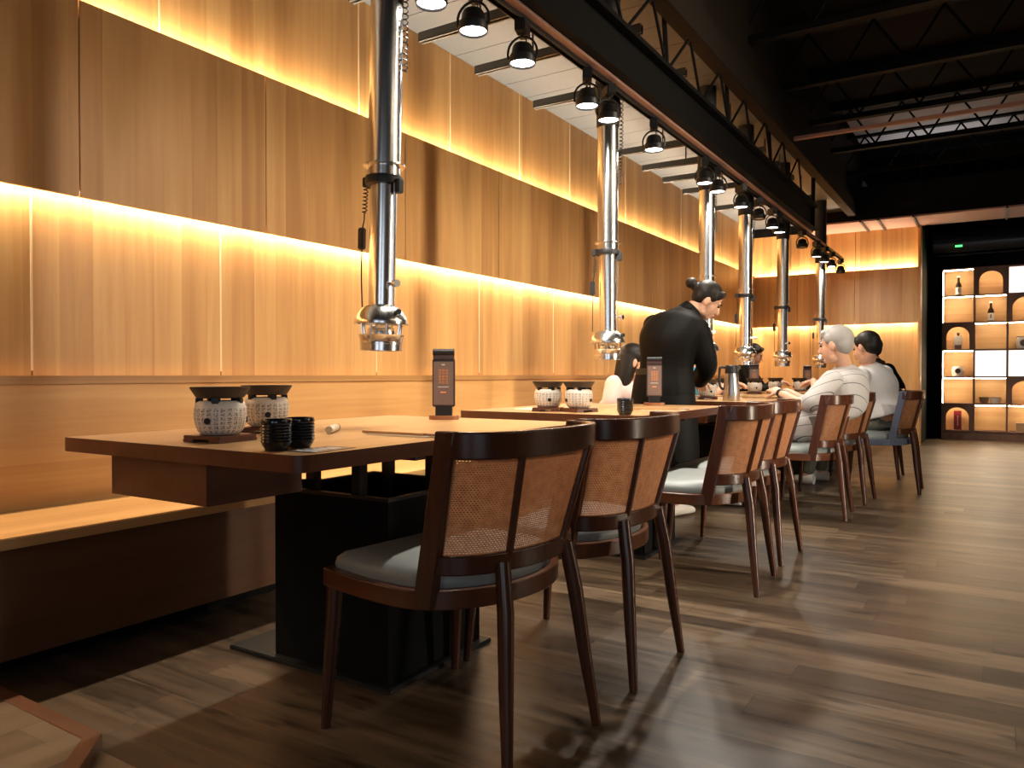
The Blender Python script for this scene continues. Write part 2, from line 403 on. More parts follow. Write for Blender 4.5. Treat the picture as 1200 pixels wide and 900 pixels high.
# left wall: lower panels, raised middle band, upper panels, each split by its upright seams
LOW = [-2.6,-1.4,-.2,.62,1.46,2.28,3.33,4.37,5.42,6.46,7.5,8.55,9.6,10.15]
MID = [-2.2,-1.2,-.3,.64,1.60,2.48,3.5,4.5,5.55,6.5,7.45,8.46,9.35,10.2]
UPP = [-2.2,-1.0,-.2,.9,1.98,3.19,4.04,4.9,5.70,6.84,8.38,9.85]
def panels(mb, cuts, a, b, z0, z1, n0, n1, axis='y', gap=.004, bev=.0015):
    e = [a]+[c for c in cuts if a < c < b]+[b]
    for p, q in zip(e[:-1], e[1:]):
        p += gap/2; q -= gap/2
        if axis == 'y': mb.box(n0, n1, p, q, z0, z1, bev=bev)
        else: mb.box(p, q, n0, n1, z0, z1, bev=bev)
wl = MB(); wl.box(-3.16, -3.045, -3.2, 13.2, 0, 4.0); struct('wall_left', wl, M_blackmatt)
t = MB(); panels(t, LOW, -3.1, YF, .915, 1.76, XL-.03, XL-.02); struct('trim_1', t, M_wall)
t = MB(); panels(t, MID, -3.1, YF, 1.60, 2.345, XL+.035, XL+.055); struct('trim_2', t, M_wall)
t = MB(); panels(t, UPP, -3.1, YF, 2.20, 3.02, XL-.03, XL-.02); struct('trim_3', t, M_wall)
# pale strips that paint in the light caught at the seams, and the battens that carry the band
t = MB()
for c in LOW: t.box(XL-.022, XL-.0185, c-.004, c+.004, .94, 1.70)
for c in UPP: t.box(XL-.022, XL-.0185, c-.004, c+.004, 2.36, 3.02)
struct('trim_4', t, plain('seam_glint', (.86,.66,.40), .4))
t = MB(); t.box(XL-.03, XL+.036, -3.1, YF, 1.66, 2.285); struct('trim_5', t, M_blackmatt)
# far wall: same three tiers, ending in a wooden return
XE = -.84
FSEAM = [-2.36, -1.62]
t = MB(); t.box(-3.05, XE, YF+.03, YF+.12, 0, 3.02); struct('wall_back', t, M_blackmatt)
t = MB(); panels(t, [-2.2,-1.5], -3.0, XE-.02, 0, 1.76, YF+.02, YF+.03, 'x'); struct('trim_6', t, M_wall_far)
t = MB(); panels(t, FSEAM, -2.95, XE-.02, 1.60, 2.325, YF-.055, YF-.035, 'x'); struct('trim_7', t, M_wall_far)
t = MB(); panels(t, [-1.62], -3.0, XE-.02, 2.20, 2.90, YF+.02, YF+.03, 'x'); struct('trim_8', t, M_wall_far)
t = MB(); t.box(-2.95, XE-.02, YF-.036, YF+.03, 1.66, 2.265); struct('trim_9', t, M_blackmatt)
t = MB(); t.box(XE-.02, XE+.012, YF-.06, YF+.14, 0, 2.88, bev=.003); struct('trim_10', t, M_wall_far)
# dark end of the room behind the shelf
t = MB(); t.box(XE, 5, 13.05, 13.2, 0, 4); t.box(XE-.02, XE+.0, YF+.14, 13.2, 0, 4.0); struct('wall_far', t, M_bwall)
t = MB(); t.box(4.9, 5.05, -3.2, 13.2, 0, 4); struct('wall_right', t, plain('wall_brown', (.12,.085,.06), .7))
t = MB(); t.box(-3.2, 1.5, -3.2, -3.05, 0, 4); t.box(4.5, 5, -3.2, -3.05, 0, 4); t.box(1.5, 4.5, -3.2, -3.05, 2.7, 4); t.box(1.5, 4.5, -3.2, -3.05, 0, .4)
struct('wall_front', t, plain('wall_brown2', (.12,.085,.06), .7))
t = MB()
for x in (1.5, 2.97, 4.44): t.box(x, x+.06, -3.2, -3.08, .4, 2.7)
t.box(1.5, 4.5, -3.2, -3.08, .4, .46); t.box(1.5, 4.5, -3.2, -3.08, 2.64, 2.7)
struct('window_1', t, M_black)  # assumed window frame, out of view, set around the assumed rear daylight
# ceilings: pale boards over the tables, black high roof beyond
t = MB()
y = -3.1
while y < 11.3:
    t.box(-3.04, -1.60, y, y+.294, 3.02, 3.05); y += .30
t.box(-3.04, -1.60, -3.1, 11.4, 3.05, 3.10)
struct('ceiling', t, M_grey)
t = MB(); t.box(-1.7, 5, -3.2, 13.2, 3.85, 3.95); struct('ceiling_high', t, M_dkceil)
t = MB(); t.box(-1.60, -1.50, -3.1, 11.3, 2.93, 3.12, bev=.004); t.box(-1.58, -1.54, -3.1, 11.3, 3.1, 3.85); struct('trim_11', t, M_brownbeam)
# black box beam above the lighting track, with an open web up to the roof
t = MB(); t.box(-1.62, -1.60, -3.1, 8.35, 2.40, 2.64); t.box(-1.64, -1.55, -3.1, 8.35, 2.635, 2.66); t.box(-1.64, -1.55, -3.1, 8.35, 2.40, 2.41); t.tube([(-1.59, 8.3, 2.41), (-1.59, 8.3, 3.02)], .02, 8); struct('trim_12', t, M_blackmatt)
t = MB(); t.box(-1.635, -1.60, -3.1, 8.35, 2.386, 2.4); struct('trim_13', t, M_pink)
t = MB(); y = -3.0; k = 0
while y < 7.5:
    a = (-1.60, y, 2.66); b2 = (-1.57, y+.30, 2.95); c2 = (-1.60, y+.60, 2.66)
    t.tube([a, b2], .009, 6); t.tube([b2, c2], .009, 6)
    if k % 2 == 0: t.tube([a, (-1.62, y, 3.03)], .014, 6)
    y += .60; k += 1
struct('trim_14', t, M_blackmatt)
# roof joists of the dark ceiling
for i, y in enumerate((1.3, 2.4, 3.5, 4.6, 5.7, 6.8, 7.9, 9.0, 10.1, 11.2)):
    t = MB(); t.box(-1.66, 4.9, y-.04, y+.04, 3.78, 3.84); t.box(-1.66, 4.9, y-.035, y+.035, 3.34, 3.39)
    x = -1.6
    while x < 4.6:
        t.tube([(x, y, 3.39), (x+.25, y, 3.78)], .011, 6); t.tube([(x+.25, y, 3.78), (x+.5, y, 3.39)], .011, 6); x += .5
    struct('trim_%d' % (15+i), t, M_blackmatt)
t = MB(); t.box(-1.62, 4.9, 6.98, 7.02, 2.965, 2.995, bev=.003); struct('trim_25', t, M_pink)
# bulkhead over the far end with its pale soffit
t = MB(); t.box(-2.2, 4.9, 10.62, 10.70, 2.88, 3.30); struct('trim_26', t, M_blackmatt)
t = MB(); t.box(-2.2, 4.9, 10.60, 11.32, 2.86, 2.88); struct('trim_27', t, M_pink)
t = MB()
for x in (-1.45, -1.25, -.86, .1): t.box(x-.012, x+.012, 10.5, 11.28, 2.835, 2.86)
struct('trim_28', t, M_strut)
# pale panel for the lit stretch of far ceiling, brightened by an added light
t = MB(); t.box(-1.45, .25, 9.2, 10.55, 3.80, 3.84); struct('trim_38', t, plain('pale_roof_panel', (.42,.42,.44), .6))
area('panel_fill', (-.6, 10.4, 3.36), (PI, 0, 0), 1.2, .05, .9, (1, .97, .95))
# strut channels under the pale ceiling
for i, y in enumerate((2.8, 3.34, 3.88, 4.58, 5.95, 6.5, 7.0, 7.55, 8.5)):
    t = MB(); t.box(-2.70, -1.62, y-.021, y+.021, 2.80, 2.806); t.box(-2.70, -1.62, y-.021, y-.017, 2.76, 2.80); t.box(-2.70, -1.62, y+.017, y+.021, 2.76, 2.80)
    t.box(-2.70, -1.62, y-.021, y-.008, 2.756, 2.762); t.box(-2.70, -1.62, y+.008, y+.021, 2.756, 2.762)
    t.tube([(-2.3, y, 2.80), (-2.3, y, 3.02)], .006, 6); t.tube([(-1.75, y, 2.80), (-1.75, y, 3.02)], .006, 6)
    struct('trim_%d' % (29+i), t, M_strut)

# ------------------------------------------------------------------ banquette along the left wall
bq = thing('banquette', 'long pale wooden banquette built along the left wall behind the tables', 'banquette')
MB().box(-2.955, -2.47, -3.0, YF-.02, .405, .44, bev=.003).build('seat', M_bench, bq)
MB().box(-2.56, -2.535, -3.0, YF-.02, .055, .403).build('front_panel', M_benchshade, bq)
MB().box(-2.64, -2.61, -3.0, YF-.02, 0.0, .405).build('toe_kick', M_blackmatt, bq)
MB().box(-3.0, -2.957, -3.0, YF-.02, .40, .888, bev=.002).build('backrest', M_bench, bq)
MB().box(-3.02, -2.945, -3.0, YF-.02, .889, .921, bev=.002).build('ledge', wood('ledge_wood', (.36,.18,.06), (.44,.23,.08), (.5,.28,.11), 'y', .3, 'z', .4, .2), bq)

# ------------------------------------------------------------------ tables
def rrect(x0, x1, y0, y1, r, n=5):
    P = []
    for cx, cy, a0 in ((x1-r, y1-r, 0), (x0+r, y1-r, PI/2), (x0+r, y0+r, PI), (x1-r, y0+r, 1.5*PI)):
        for k in range(n+1): a = a0+PI/2*k/n; P.append((cx+r*math.cos(a), cy+r*math.sin(a)))
    return P
TX0, TX1, TZ = -2.345, -1.33, .74
def make_table(L, label):
    t = thing('grill_table', label, 'table', group=None)       # origin under the middle of the near end
    out = rrect(-.507, .507, 0, L, .035); inn = rrect(-.503, .503, .004, L-.004, .031)
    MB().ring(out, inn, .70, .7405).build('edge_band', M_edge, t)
    MB().prism(inn, .702, .74).build('tabletop', M_oak, t)
    cy = L/2
    MB().box(-.345, .365, cy-.265, cy+.265, 0, .014, bev=.003).build('base_plate', M_black, t)
    b = MB(); x0, x1, y0, y1 = -.150, .335, cy-.235, cy+.235
    b.box(x0, x1, y0, y0+.012, .014, .55); b.box(x0, x1, y1-.012, y1, .014, .55); b.box(x0, x0+.012, y0+.012, y1-.012, .014, .55); b.box(x1-.012, x1, y0+.012, y1-.012, .014, .55)
    b.box(x0+.012, x1-.012, y0+.012, y1-.012, .30, .31)
    b.build('pedestal', M_blackmatt, t)
    rim = MB(); rim.ring([(x0-.004,y0-.004),(x1+.004,y0-.004),(x1+.004,y1+.004),(x0-.004,y1+.004)], [(x0+.016,y0+.016),(x1-.016,y0+.016),(x1-.016,y1-.016),(x0+.016,y1-.016)], .551, .561)
    rim.build('pedestal_rim', M_black, t)
    for px in (-.02, .18):
        for py in (cy-.19, cy+.17):
            MB().box(px-.017, px+.017, py-.017, py+.017, .05, .676).build('post', M_black, t)
    f = MB()
    for py in (cy-.19, cy+.17): f.box(-.42, .42, py-.025, py+.025, .676, .70)
    f.build('support_bar', M_black, t)
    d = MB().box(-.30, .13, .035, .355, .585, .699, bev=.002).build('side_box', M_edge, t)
    c = MB().tube([(.02,.36,.60),(.02,.5,.585),(.0,cy-.24,.575)], .012, 8).build('conduit', M_black, t)
    return t
tx = (TX0+TX1)/2
T1 = make_table(1.46, 'nearest wooden grill table with round-cornered oak top and black pedestal'); T1.location = (tx, 1.21, 0)
T2 = make_table(1.30, 'second wooden grill table from the front, holding two pots and one black cup'); T2.location = (tx, 3.20, 0)
T3 = make_table(1.16, 'third wooden grill table where the waitress bends and the steel flask stands'); T3.location = (tx, 5.20, 0)
for y, L, lab in ((6.5, 1.2, 'fourth wooden grill table in front of the light grey shirted man'), (7.95, 1.2, 'fifth wooden grill table with a single pot on a wide board'), (9.35, 1.2, 'farthest wooden grill table at the end of the row')):
    T = make_table(L, lab); T.location = (tx, y, 0)

# ------------------------------------------------------------------ chairs
def mirror_path(half): return [(x, -y) for x, y in half] + [(x, y) for x, y in half[::-1][1:]]
def make_chair(label):
    t = thing('cane_chair', label, 'chair', group='cane-backed dining chairs')
    outl = [(-.27,-.262),(-.27,.262),(-.24,.268),(-.1,.285),(.04,.282),(.12,.245),(.18,.165),(.210,.08),(.218,0),(.210,-.08),(.18,-.165),(.12,-.245),(.04,-.282),(-.1,-.285),(-.24,-.268)]
    sm = [Vector(p) for p in outl[:2]] + spline([outl[i] for i in range(2, 15)], 4)
    cx = -.02
    inner = [Vector((cx+(p.x-cx)*.86, p.y*.86)) for p in sm]
    MB().ring(sm, inner, .376, .422).build('seat_frame', M_chairseat, t, bevel=.003)
    # cushion: stacked insets, puffed
    cush = MB(); lev = [(.90,.415),(.915,.432),(.90,.449),(.84,.463),(.70,.472),(.4,.477),(.12,.479)]
    n = len(sm); vs = []; fs = []
    for s_, z in lev: vs += [(cx+(p.x-cx)*s_, p.y*s_, z) for p in sm]
    for k in range(len(lev)-1):
        for i in range(n): j = (i+1) % n; fs.append((k*n+i, k*n+j, (k+1)*n+j, (k+1)*n+i))
    fs.append([(len(lev)-1)*n+i for i in range(n)]); fs.append([i for i in range(n)][::-1])
    cush.add(vs, fs).build('cushion', M_cushion, t, smooth=60)
    th = [(.165,.268),(.218,.250),(.262,.203),(.287,.122),(.298,0)]
    bh = [(.112,.255),(.155,.232),(.198,.178),(.226,.095),(.236,0)]
    tp = spline(mirror_path(th), 5); bp = spline(mirror_path(bh), 5)
    MB().ribbon(tp, .735, .797, .024).build('top_rail', M_chair, t, bevel=.004)
    MB().ribbon(bp, .462, .508, .026).build('lower_rail', M_chair, t, bevel=.004)
    for s_ in (-1, 1):
        p = MB(); vs = []
        for (x, y, z, wx, wy) in ((.088,.256,.378,.026,.014),(.108,.259,.49,.025,.013),(.153,.266,.70,.024,.012),(.172,.269,.797,.027,.012)):
            vs += [(x-wx, s_*(y-wy), z), (x+wx, s_*(y-wy-.006), z), (x+wx, s_*(y+wy-.006), z), (x-wx, s_*(y+wy), z)]
        fs = [(0,1,2,3), (12,13,14,15)]
        for k in range(3):
            for i in range(4): j = (i+1) % 4; fs.append((k*4+i, k*4+j, k*4+4+j, k*4+4+i))
        p.add(vs, fs).build('back_post', M_chair, t, bevel=.003)
    # cane between the rails
    m = len(tp)
    ks = min(range(m), key=lambda i: abs(tp[i].y+.15)); ke = m-1-ks
    for lo, hi in ((2, ks), (ks, ke), (ke, m-3)):
        vs = []; uv = []; fs = []; uvs = []; d = 0; D = []
        for i in range(lo, hi+1):
            if i > lo: d += (tp[i]-tp[i-1]).length
            D.append(d)
        rows = 6; idx = list(range(lo, hi+1)); k = len(idx)
        for r in range(rows+1):
            q = r/rows
            for i in idx: p = bp[i].lerp(tp[i], q); vs.append((p.x, p.y, .50+(.745-.50)*q))
        for r in range(rows):
            for i in range(k-1):
                fs.append((r*k+i, r*k+i+1, (r+1)*k+i+1, (r+1)*k+i)); z0, z1 = .245*r/rows, .245*(r+1)/rows
                uvs.append([(D[i], z0), (D[i+1], z0), (D[i+1], z1), (D[i], z1)])
        MB().add(vs, fs, uvs).build('cane_panel', M_cane, t, smooth=60)
    for i in (ks, ke): MB().tube([(bp[i].x+.007,bp[i].y,.50),(tp[i].x+.007,tp[i].y,.745)], .0095, 8).build('spindle', M_chair, t)
    for s_ in (-1, 1):
        MB().tube([(.225,s_*.135,.485),(.245,s_*.148,.37),(.262,s_*.168,.2),(.285,s_*.193,0)], .02, 12, rs=[.0195,.0205,.018,.0125]).build('leg', M_chair, t)
        MB().tube([(-.245,s_*.24,.418),(-.25,s_*.243,.3),(-.27,s_*.255,0)], .02, 12, rs=[.0235,.021,.0125]).build('leg', M_chair, t)
    return t
CH = [(-1.19,1.665,-.09,'nearest cane-backed chair, at the front of the closest table'),
      (-1.17,2.27,-.01,'second cane-backed chair from the front, close behind the nearest chair'),
      (-1.13,3.41,.06,'third cane-backed chair from the front, empty with grey seat at the second table'),
      (-1.15,4.02,-.03,'fourth cane-backed chair from the front, partly hidden before the steel flask'),
      (-1.09,5.39,.05,'cane-backed chair under the grey haired man in the striped shirt'),
      (-1.05,6.10,-.04,'cane-backed chair standing between the two men in grey shirts'),
      (-.78,6.84,.03,'cane-backed chair with blue sheen painted on its left side under the plain grey shirted man'),
      (-1.00,7.70,0,'farthest cane-backed chair, under the person dressed in black')]
ch0 = make_chair(CH[0][3]); ch0.location = CH[0][:2]+(0,); ch0.rotation_euler = (0,0,CH[0][2])
chairs = [ch0]+[dup(ch0, (x,y,0), r, l) for x, y, r, l in CH[1:]]
# ------------------------------------------------------------------ exhaust pipes over the tables
def coil(pts, turns, r, wr, n=8, per=10):
    P = spline(pts, 20); N = turns*per; out = []
    for k in range(N+1):
        q = k/N*(len(P)-1); i = min(int(q), len(P)-2); p = P[i].lerp(P[i+1], q-i); a = 2*PI*k/per
        out.append(p+Vector((math.cos(a)*r, math.sin(a)*r, 0)))
    return out
def make_pipe(label):
    t = thing('exhaust_pipe', label, 'exhaust pipe', group='chrome exhaust pipes')
    MB().lathe([(.0565,1.595),(.0565,2.28)], n=40).build('outer_tube', M_chrome, t)
    MB().lathe([(.0585,2.27),(.062,2.28),(.062,2.34),(.07,2.36),(.07,2.40),(.066,2.42),(.07,2.44),(.066,2.46),(.07,2.48),(.066,2.50),(.07,2.52),(.066,2.54),(.07,2.56),(.066,2.60),(.066,3.05)], n=32).build('flexible_duct', M_rubber, t)
    MB().lathe([(.046,1.14),(.0465,1.61)], n=40).build('inner_tube', M_chrome, t)
    MB().lathe([(.0575,1.640),(.073,1.642),(.073,1.646),(.0575,1.648)], n=40).build('glass_ring', M_chrome, t)
    c = MB().lathe([(.047,1.578),(.063,1.578),(.065,1.585),(.065,1.600),(.063,1.606),(.047,1.606)], n=36).build('clamp_collar', M_rubber, t)
    MB().box(-.085,-.05,-.02,.02,1.578,1.612, bev=.003).build('clamp_lug', M_rubber, c)
    MB().box(.05,.078,-.014,.014,1.545,1.592, bev=.003).build('clamp_lug', M_rubber, c)
    h = [(.047,1.165),(.055,1.162),(.068,1.152),(.082,1.135),(.090,1.118),(.094,1.103),(.093,1.098),(.088,1.10),(.086,1.105),(.066,1.14),(.046,1.15)]
    MB().lathe(h, n=40, close=False).build('hood', M_chrome, t)
    g = MB(); g.lathe([(.060,1.008),(.072,1.008),(.072,1.030),(.074,1.031),(.074,1.036),(.072,1.037),(.076,1.058),(.079,1.062),(.070,1.064),(.058,1.060),(.056,1.02)], n=40, close=False)
    g.build('nozzle_ring', M_chrome, t)
    s = MB()
    for k in range(8):
        a = 2*PI*k/8+.2; s.tube([(.066*math.cos(a), .066*math.sin(a), 1.058), (.072*math.cos(a), .072*math.sin(a), 1.115)], .004, 6)
    s.lathe([(.004,1.045),(.050,1.050),(.052,1.062),(.045,1.085),(.030,1.092),(.004,1.094)], n=24)
    s.build('grease_filter', M_chrome, t)
    k = MB().tube([(.072,-.01,1.135),(.094,-.02,1.14)], .010, 10).build('hood_knob', M_black, t)
    k = MB().tube([(.046,-.012,1.235),(.072,-.02,1.235)], .007, 10); k.tube([(.072,-.02,1.235),(.090,-.026,1.235)], .013, 12); k.build('slide_knob', M_chrome, t)
    MB().tube([(.058,-.012,1.16),(.058,-.012,1.60)], .0025, 6).build('guide_rod', M_chrome, t)
    MB().tube(coil([(-.074,-.01,1.578),(-.068,-.02,1.53),(-.070,-.02,1.485)], 7, .008, .002), .002, 5).build('coiled_cord', M_rubber, t)
    MB().tube(spline([(-.070,-.02,1.485),(-.071,-.02,1.46),(-.078,-.02,1.42),(-.079,-.02,1.27),(-.082,-.01,1.16)], 6), .0025, 6).build('lead', M_rubber, t)
    MB().box(-.091,-.067,-.032,-.010,1.36,1.435, bev=.004).build('switch', M_rubber, t)
    MB().tube(coil([(.075,.0,2.6),(.073,.01,2.25),(.066,.02,1.96)], 30, .009, .003), .0024, 5).build('coiled_cord', M_rubber, t)
    return t
PY = [2.0,3.84,5.54,6.57,7.92,9.86]
PL = ['nearest chrome exhaust pipe hanging over the closest table','chrome exhaust pipe hanging left of the bending waitress','chrome exhaust pipe ending behind the head of the waitress','chrome exhaust pipe hanging before the woman with a bun','chrome exhaust pipe hanging left of the grey haired man','farthest chrome exhaust pipe, right behind the grey haired man']
p0 = make_pipe(PL[0]); p0.location = (-1.82, PY[0], 0); p0.rotation_euler = (-.010, .018, 0)
for k, (y, l) in enumerate(zip(PY[1:], PL[1:])): dup(p0, (-1.80, y, 0), [.25,-.4,.5,-.3,.2][k], l)

# ------------------------------------------------------------------ lighting track and spotlights
tr = MB(); tr.box(-1.667,-1.633,-3.0,10.45,2.378,2.398)
tr.box(-1.667,-1.662,-3.0,10.45,2.366,2.378); tr.box(-1.638,-1.633,-3.0,10.45,2.366,2.378)
tag(tr.build('lighting_track', M_black), 'long black lighting track under the black beam carrying the spotlights', 'lighting track')
def make_spot(label, on=True, name='track_spotlight'):
    t = thing(name, label, 'spotlight', group='spotlights on the track')
    MB().box(-.022,.022,-.05,.05,-.052,0, bev=.004).build('adapter', M_black, t)
    y_ = MB()
    pts = [(math.sin(a)*.062, 0, -.125+math.cos(a)*.066) for a in [(-110+220*k/14)*PI/180 for k in range(15)]]
    y_.tube(pts, .005, 6); y_.tube([(0,0,-.05),(0,0,-.064)], .007, 8); y_.build('yoke', M_black, t)
    h = MB(); h.lathe([(.022,-.085),(.035,-.092),(.042,-.105),(.044,-.128),(.054,-.140),(.056,-.165),(.053,-.172),(.049,-.168),(.047,-.16)], n=28, close=False)
    h.lathe([(.0,-.084),(.022,-.085)], n=16, close=False); hd = h.build('housing', M_black, t)
    MB().tube(spline([(.0,0,-.055),(.014,.01,-.07),(.006,.01,-.088)],4), .003, 6).build('wire', M_rubber, t)
    MB().lathe([(.001,-.1665),(.03,-.167),(.048,-.164)], n=28, close=False).build('lens', M_lens if on else M_lensoff, hd)
    return t
def spot_lamp(loc, tgt, watts, ang=72):
    l = bpy.data.lights.new('spot_lamp', 'SPOT'); l.energy = watts; l.color = SPOT_COL; l.spot_size = math.radians(ang); l.spot_blend = 1.0; l.shadow_soft_size = .035
    o = bpy.data.objects.new('spot_lamp', l); C.objects.link(o); o.location = loc
    d = Vector(tgt)-Vector(loc); o.rotation_euler = d.to_track_quat('-Z', 'Y').to_euler()
SP = [(2.10,1,'nearest lit spotlight, at the top beside the first chrome pipe'),(2.35,1,'second lit spotlight from the front on the black track'),(2.70,1,'third lit spotlight from the front, with its round yoke showing'),
      (3.29,1,'lit spotlight turned aside left of the second chrome pipe'),(3.53,1,'lit spotlight straight in front of the second chrome pipe'),(4.13,1,'lit spotlight alone between the second and third chrome pipes'),
      (5.03,1,'lit spotlight in front of the top of the third chrome pipe'),(5.31,1,'lit spotlight just right of the third chrome pipe'),(5.89,1,'dimly lit spotlight in front of the fourth chrome pipe'),
      (6.41,0,'unlit black spotlight just right of the fourth chrome pipe'),(6.86,1,'brightest lit spotlight left of the fifth chrome pipe'),(7.12,1,'smaller lit spotlight touching the fifth chrome pipe'),
      (8.08,0,'unlit black spotlight between the fifth and sixth chrome pipes'),(8.80,1,'lit spotlight in front of the sixth chrome pipe'),(9.26,1,'lit spotlight just right of the sixth chrome pipe'),
      (9.70,1,'last lit spotlight near the end of the track'),(10.33,0,'unlit black spotlight at the far end of the track')]
s_on = s_off = None
for y, on, lab in SP:
    loc = (-1.65, y, 2.368)
    if on:
        if s_on is None: s_on = make_spot(lab); s_on.location = loc; s_on.rotation_euler = (0,0,.5)
        else: dup(s_on, loc, random.uniform(.2,.9), lab)
        if y == 3.29: pass
        spot_lamp((-1.65, y, 2.368-.178), (-1.30+random.uniform(-.1,.2), (y+.55 if y < 3 else y-.05 if y < 8.5 else y+.9), 0), SPOT_W*(.5 if y == 5.89 else 1), 140 if y < 3 else 162)
    else:
        if s_off is None: s_off = make_spot(lab, False); s_off.location = loc; s_off.rotation_euler = (0,0,.5)
        else: dup(s_off, loc, random.uniform(.2,.9), lab)

# ------------------------------------------------------------------ things on the tables
def make_grill(label):
    t = thing('tabletop_grill', label, 'tabletop grill', group='ceramic tabletop grills')
    b = MB(); b.box(-.068,.068,-.068,.068,.008,.018, bev=.002); b.box(-.068,-.03,-.068,.068,0,.008); b.box(.03,.068,-.068,.068,0,.008)
    b.build('base_board', M_board, t)
    pr = [(.044,.019),(.050,.019),(.060,.030),(.067,.050),(.070,.075),(.068,.095),(.063,.108),(.056,.112),(.050,.108),(.048,.06),(.03,.04)]
    pot = MB().lathe([(r, z) for r, z in pr], n=48, close=False); o = pot.build('pot', M_script, t, smooth=60)
    # notches in the rim that hold the plate, dark vent hole in the side
    nn = MB()
    for k in range(5):
        a = 2*PI*k/5+.3; M = Matrix.Rotation(a, 4, 'Z'); nn.box(.045,.064,-.011,.011,.100,.122, M=M, bev=.003)
    nn.build('rest', M_black, o)
    for a in (-1.25, .9, 2.9):
        v = MB()
        M = Matrix.Rotation(a, 4, 'Z') @ Matrix.Translation((.0685,0,.058)) @ Matrix.Rotation(PI/2, 4, 'Y')
        v.lathe([(.001,.0),(.009,.0),(.009,.0025),(.001,.003)], n=14, M=M)
        v.build('vent', M_black, o)
    MB().lathe([(.002,.121),(.058,.119),(.064,.122),(.078,.144),(.080,.150),(.074,.150),(.060,.130),(.002,.128)], n=40, close=False).build('iron_plate', M_plate, t)
    return t
G = [(-1.825,1.375,'scripted white ceramic grill on the nearest table, left and front of its pair', .1),(-1.985,1.67,'scripted white ceramic grill on the nearest table, behind the two black cups', .6),
     (-1.925,3.40,'left scripted ceramic grill of the pair on the second table', .3),(-1.755,3.41,'right scripted ceramic grill of the pair on the second table', 1.2),
     (at(803,467,5.72).x,at(803,467,5.72).y,'scripted ceramic grill touching the black uniform of the waitress', .4),(at(829,467,5.78).x,at(829,467,5.78).y,'scripted ceramic grill under the hand of the waitress', .4),
     (-1.95,7.45,'scripted ceramic grill right of the steel flask', .2),(-1.97,8.35,'scripted ceramic grill behind the hands of the striped shirt man', .5),(-1.72,8.33,'scripted ceramic grill beside the far black cup', 1.0),
     (-2.12,7.05,'scripted ceramic grill half hidden behind the steel flask', .7)]
g0 = None
for x, y, l, r in G:
    if g0 is None: g0 = make_grill(l); g0.location = (x, y, TZ+.001); g0.rotation_euler = (0,0,r)
    else: dup(g0, (x, y, TZ+.001), r, l)
def make_cup(label):
    pr = [(.001,.004),(.024,.004),(.025,0),(.029,0),(.031,.006),(.037,.014)]
    for k in range(7): z = .02+.008*k; pr += [(.0388,z),(.0414,z+.004)]
    pr += [(.0395,.080),(.0385,.082),(.0365,.080),(.0355,.05),(.033,.014),(.001,.010)]
    o = MB().lathe(pr, n=36, close=False).build('tea_cup', M_cup, None, 60)
    return tag(o, label, 'cup', 'black ribbed tea cups')
c0 = make_cup('left black ribbed tea cup of the pair on the nearest table'); c0.location = (-1.480,1.275,TZ+.0005); c0.scale = (.92,.92,.93)
for x, y, l in ((-1.490,1.357,'right black ribbed tea cup of the pair on the nearest table'),(-1.435,3.19+.06,'black ribbed tea cup at the corner of the second table'),(-1.60,8.30,'small black tea cup far behind the hands of the striped shirt man')):
    c = c0.copy(); C.objects.link(c); c.location = (x, y, TZ+.0005); c['label'] = l
def make_menu(label):
    t = thing('menu_stand', label, 'menu stand', group='standing table menus')
    MB().prism([(x*1, y*.62) for x, y in rrect(-.062,.062,-.062,.062,.055)], 0, .014).build('base', wood('menu_base', (.20,.075,.03),(.28,.11,.045),(.34,.15,.06),'x',.1,'y',.4,.1), t)
    MB().box(-.034,.034,-.012,.012,.014,.05).build('foot', M_black, t)
    b = MB().box(-.046,.046,-.014,.014,.045,.215, bev=.003).build('holder', plain('dark_leather', (.035,.02,.016), .4), t)
    MB().box(-.041,.041,-.0165,-.0145,.052,.205, bev=.0005).build('card', M_card, b)
    pr = MB()
    for cx_ in (-.014, 0, .014):
        for k in range(5):
            z = .176-.0105*k
            pr.box(cx_-.005,cx_+.005,-.0174,-.0166,z-.001,z+.001); pr.box(cx_-.005,cx_-.0035,-.0174,-.0166,z-.007,z+.001); pr.box(cx_+.0035,cx_+.005,-.0174,-.0166,z-.007,z+.001)
            if (k+int(cx_*1000)) % 2: pr.box(cx_-.003,cx_+.003,-.0174,-.0166,z-.005,z-.0035)
            else: pr.box(cx_-.0008,cx_+.0008,-.0174,-.0166,z-.007,z)
    pr.build('printed_characters', M_orange, b)
    l2 = MB()
    for k in range(9): l2.box(-.022+.005*k,-.019+.005*k,-.0174,-.0166,.114,.117)
    for k in range(3): l2.box(-.007+.005*k,-.004+.005*k,-.0174,-.0166,.192,.196)
    l2.build('printed_line', M_white, b)
    MB().box(-.012,.012,-.0174,-.0166,.094,.099).build('red_tab', plain('red_print', (.75,.28,.14), .5), b)
    cl = MB().box(-.043,.043,-.018,.018,.213,.228, bev=.003).build('clip_bar', plain('clip_brown', (.05,.022,.016), .3), t)
    MB().tube([(-.044,-.006,.238),(.044,-.006,.238)], .0125, 14).build('clip_roll', M_black, t)
    return t
m0 = make_menu('dark menu stand on the nearest table, standing before the bench ledge'); m0.location = (-1.925,2.53,TZ+.0005); m0.scale = (1,1,1.16); m0.rotation_euler = (0,0,.52)
for x, y, r, l in ((-1.735,4.36,.42,'menu stand with pale card standing before the black uniform of the waitress'),(-2.0,7.62,.4,'menu stand in front of the woman with a bun'),(-1.86,9.42,.4,'menu stand farthest away, left of the striped shirt man')):
    dup(m0, (x, y, TZ+.0005), r, l)
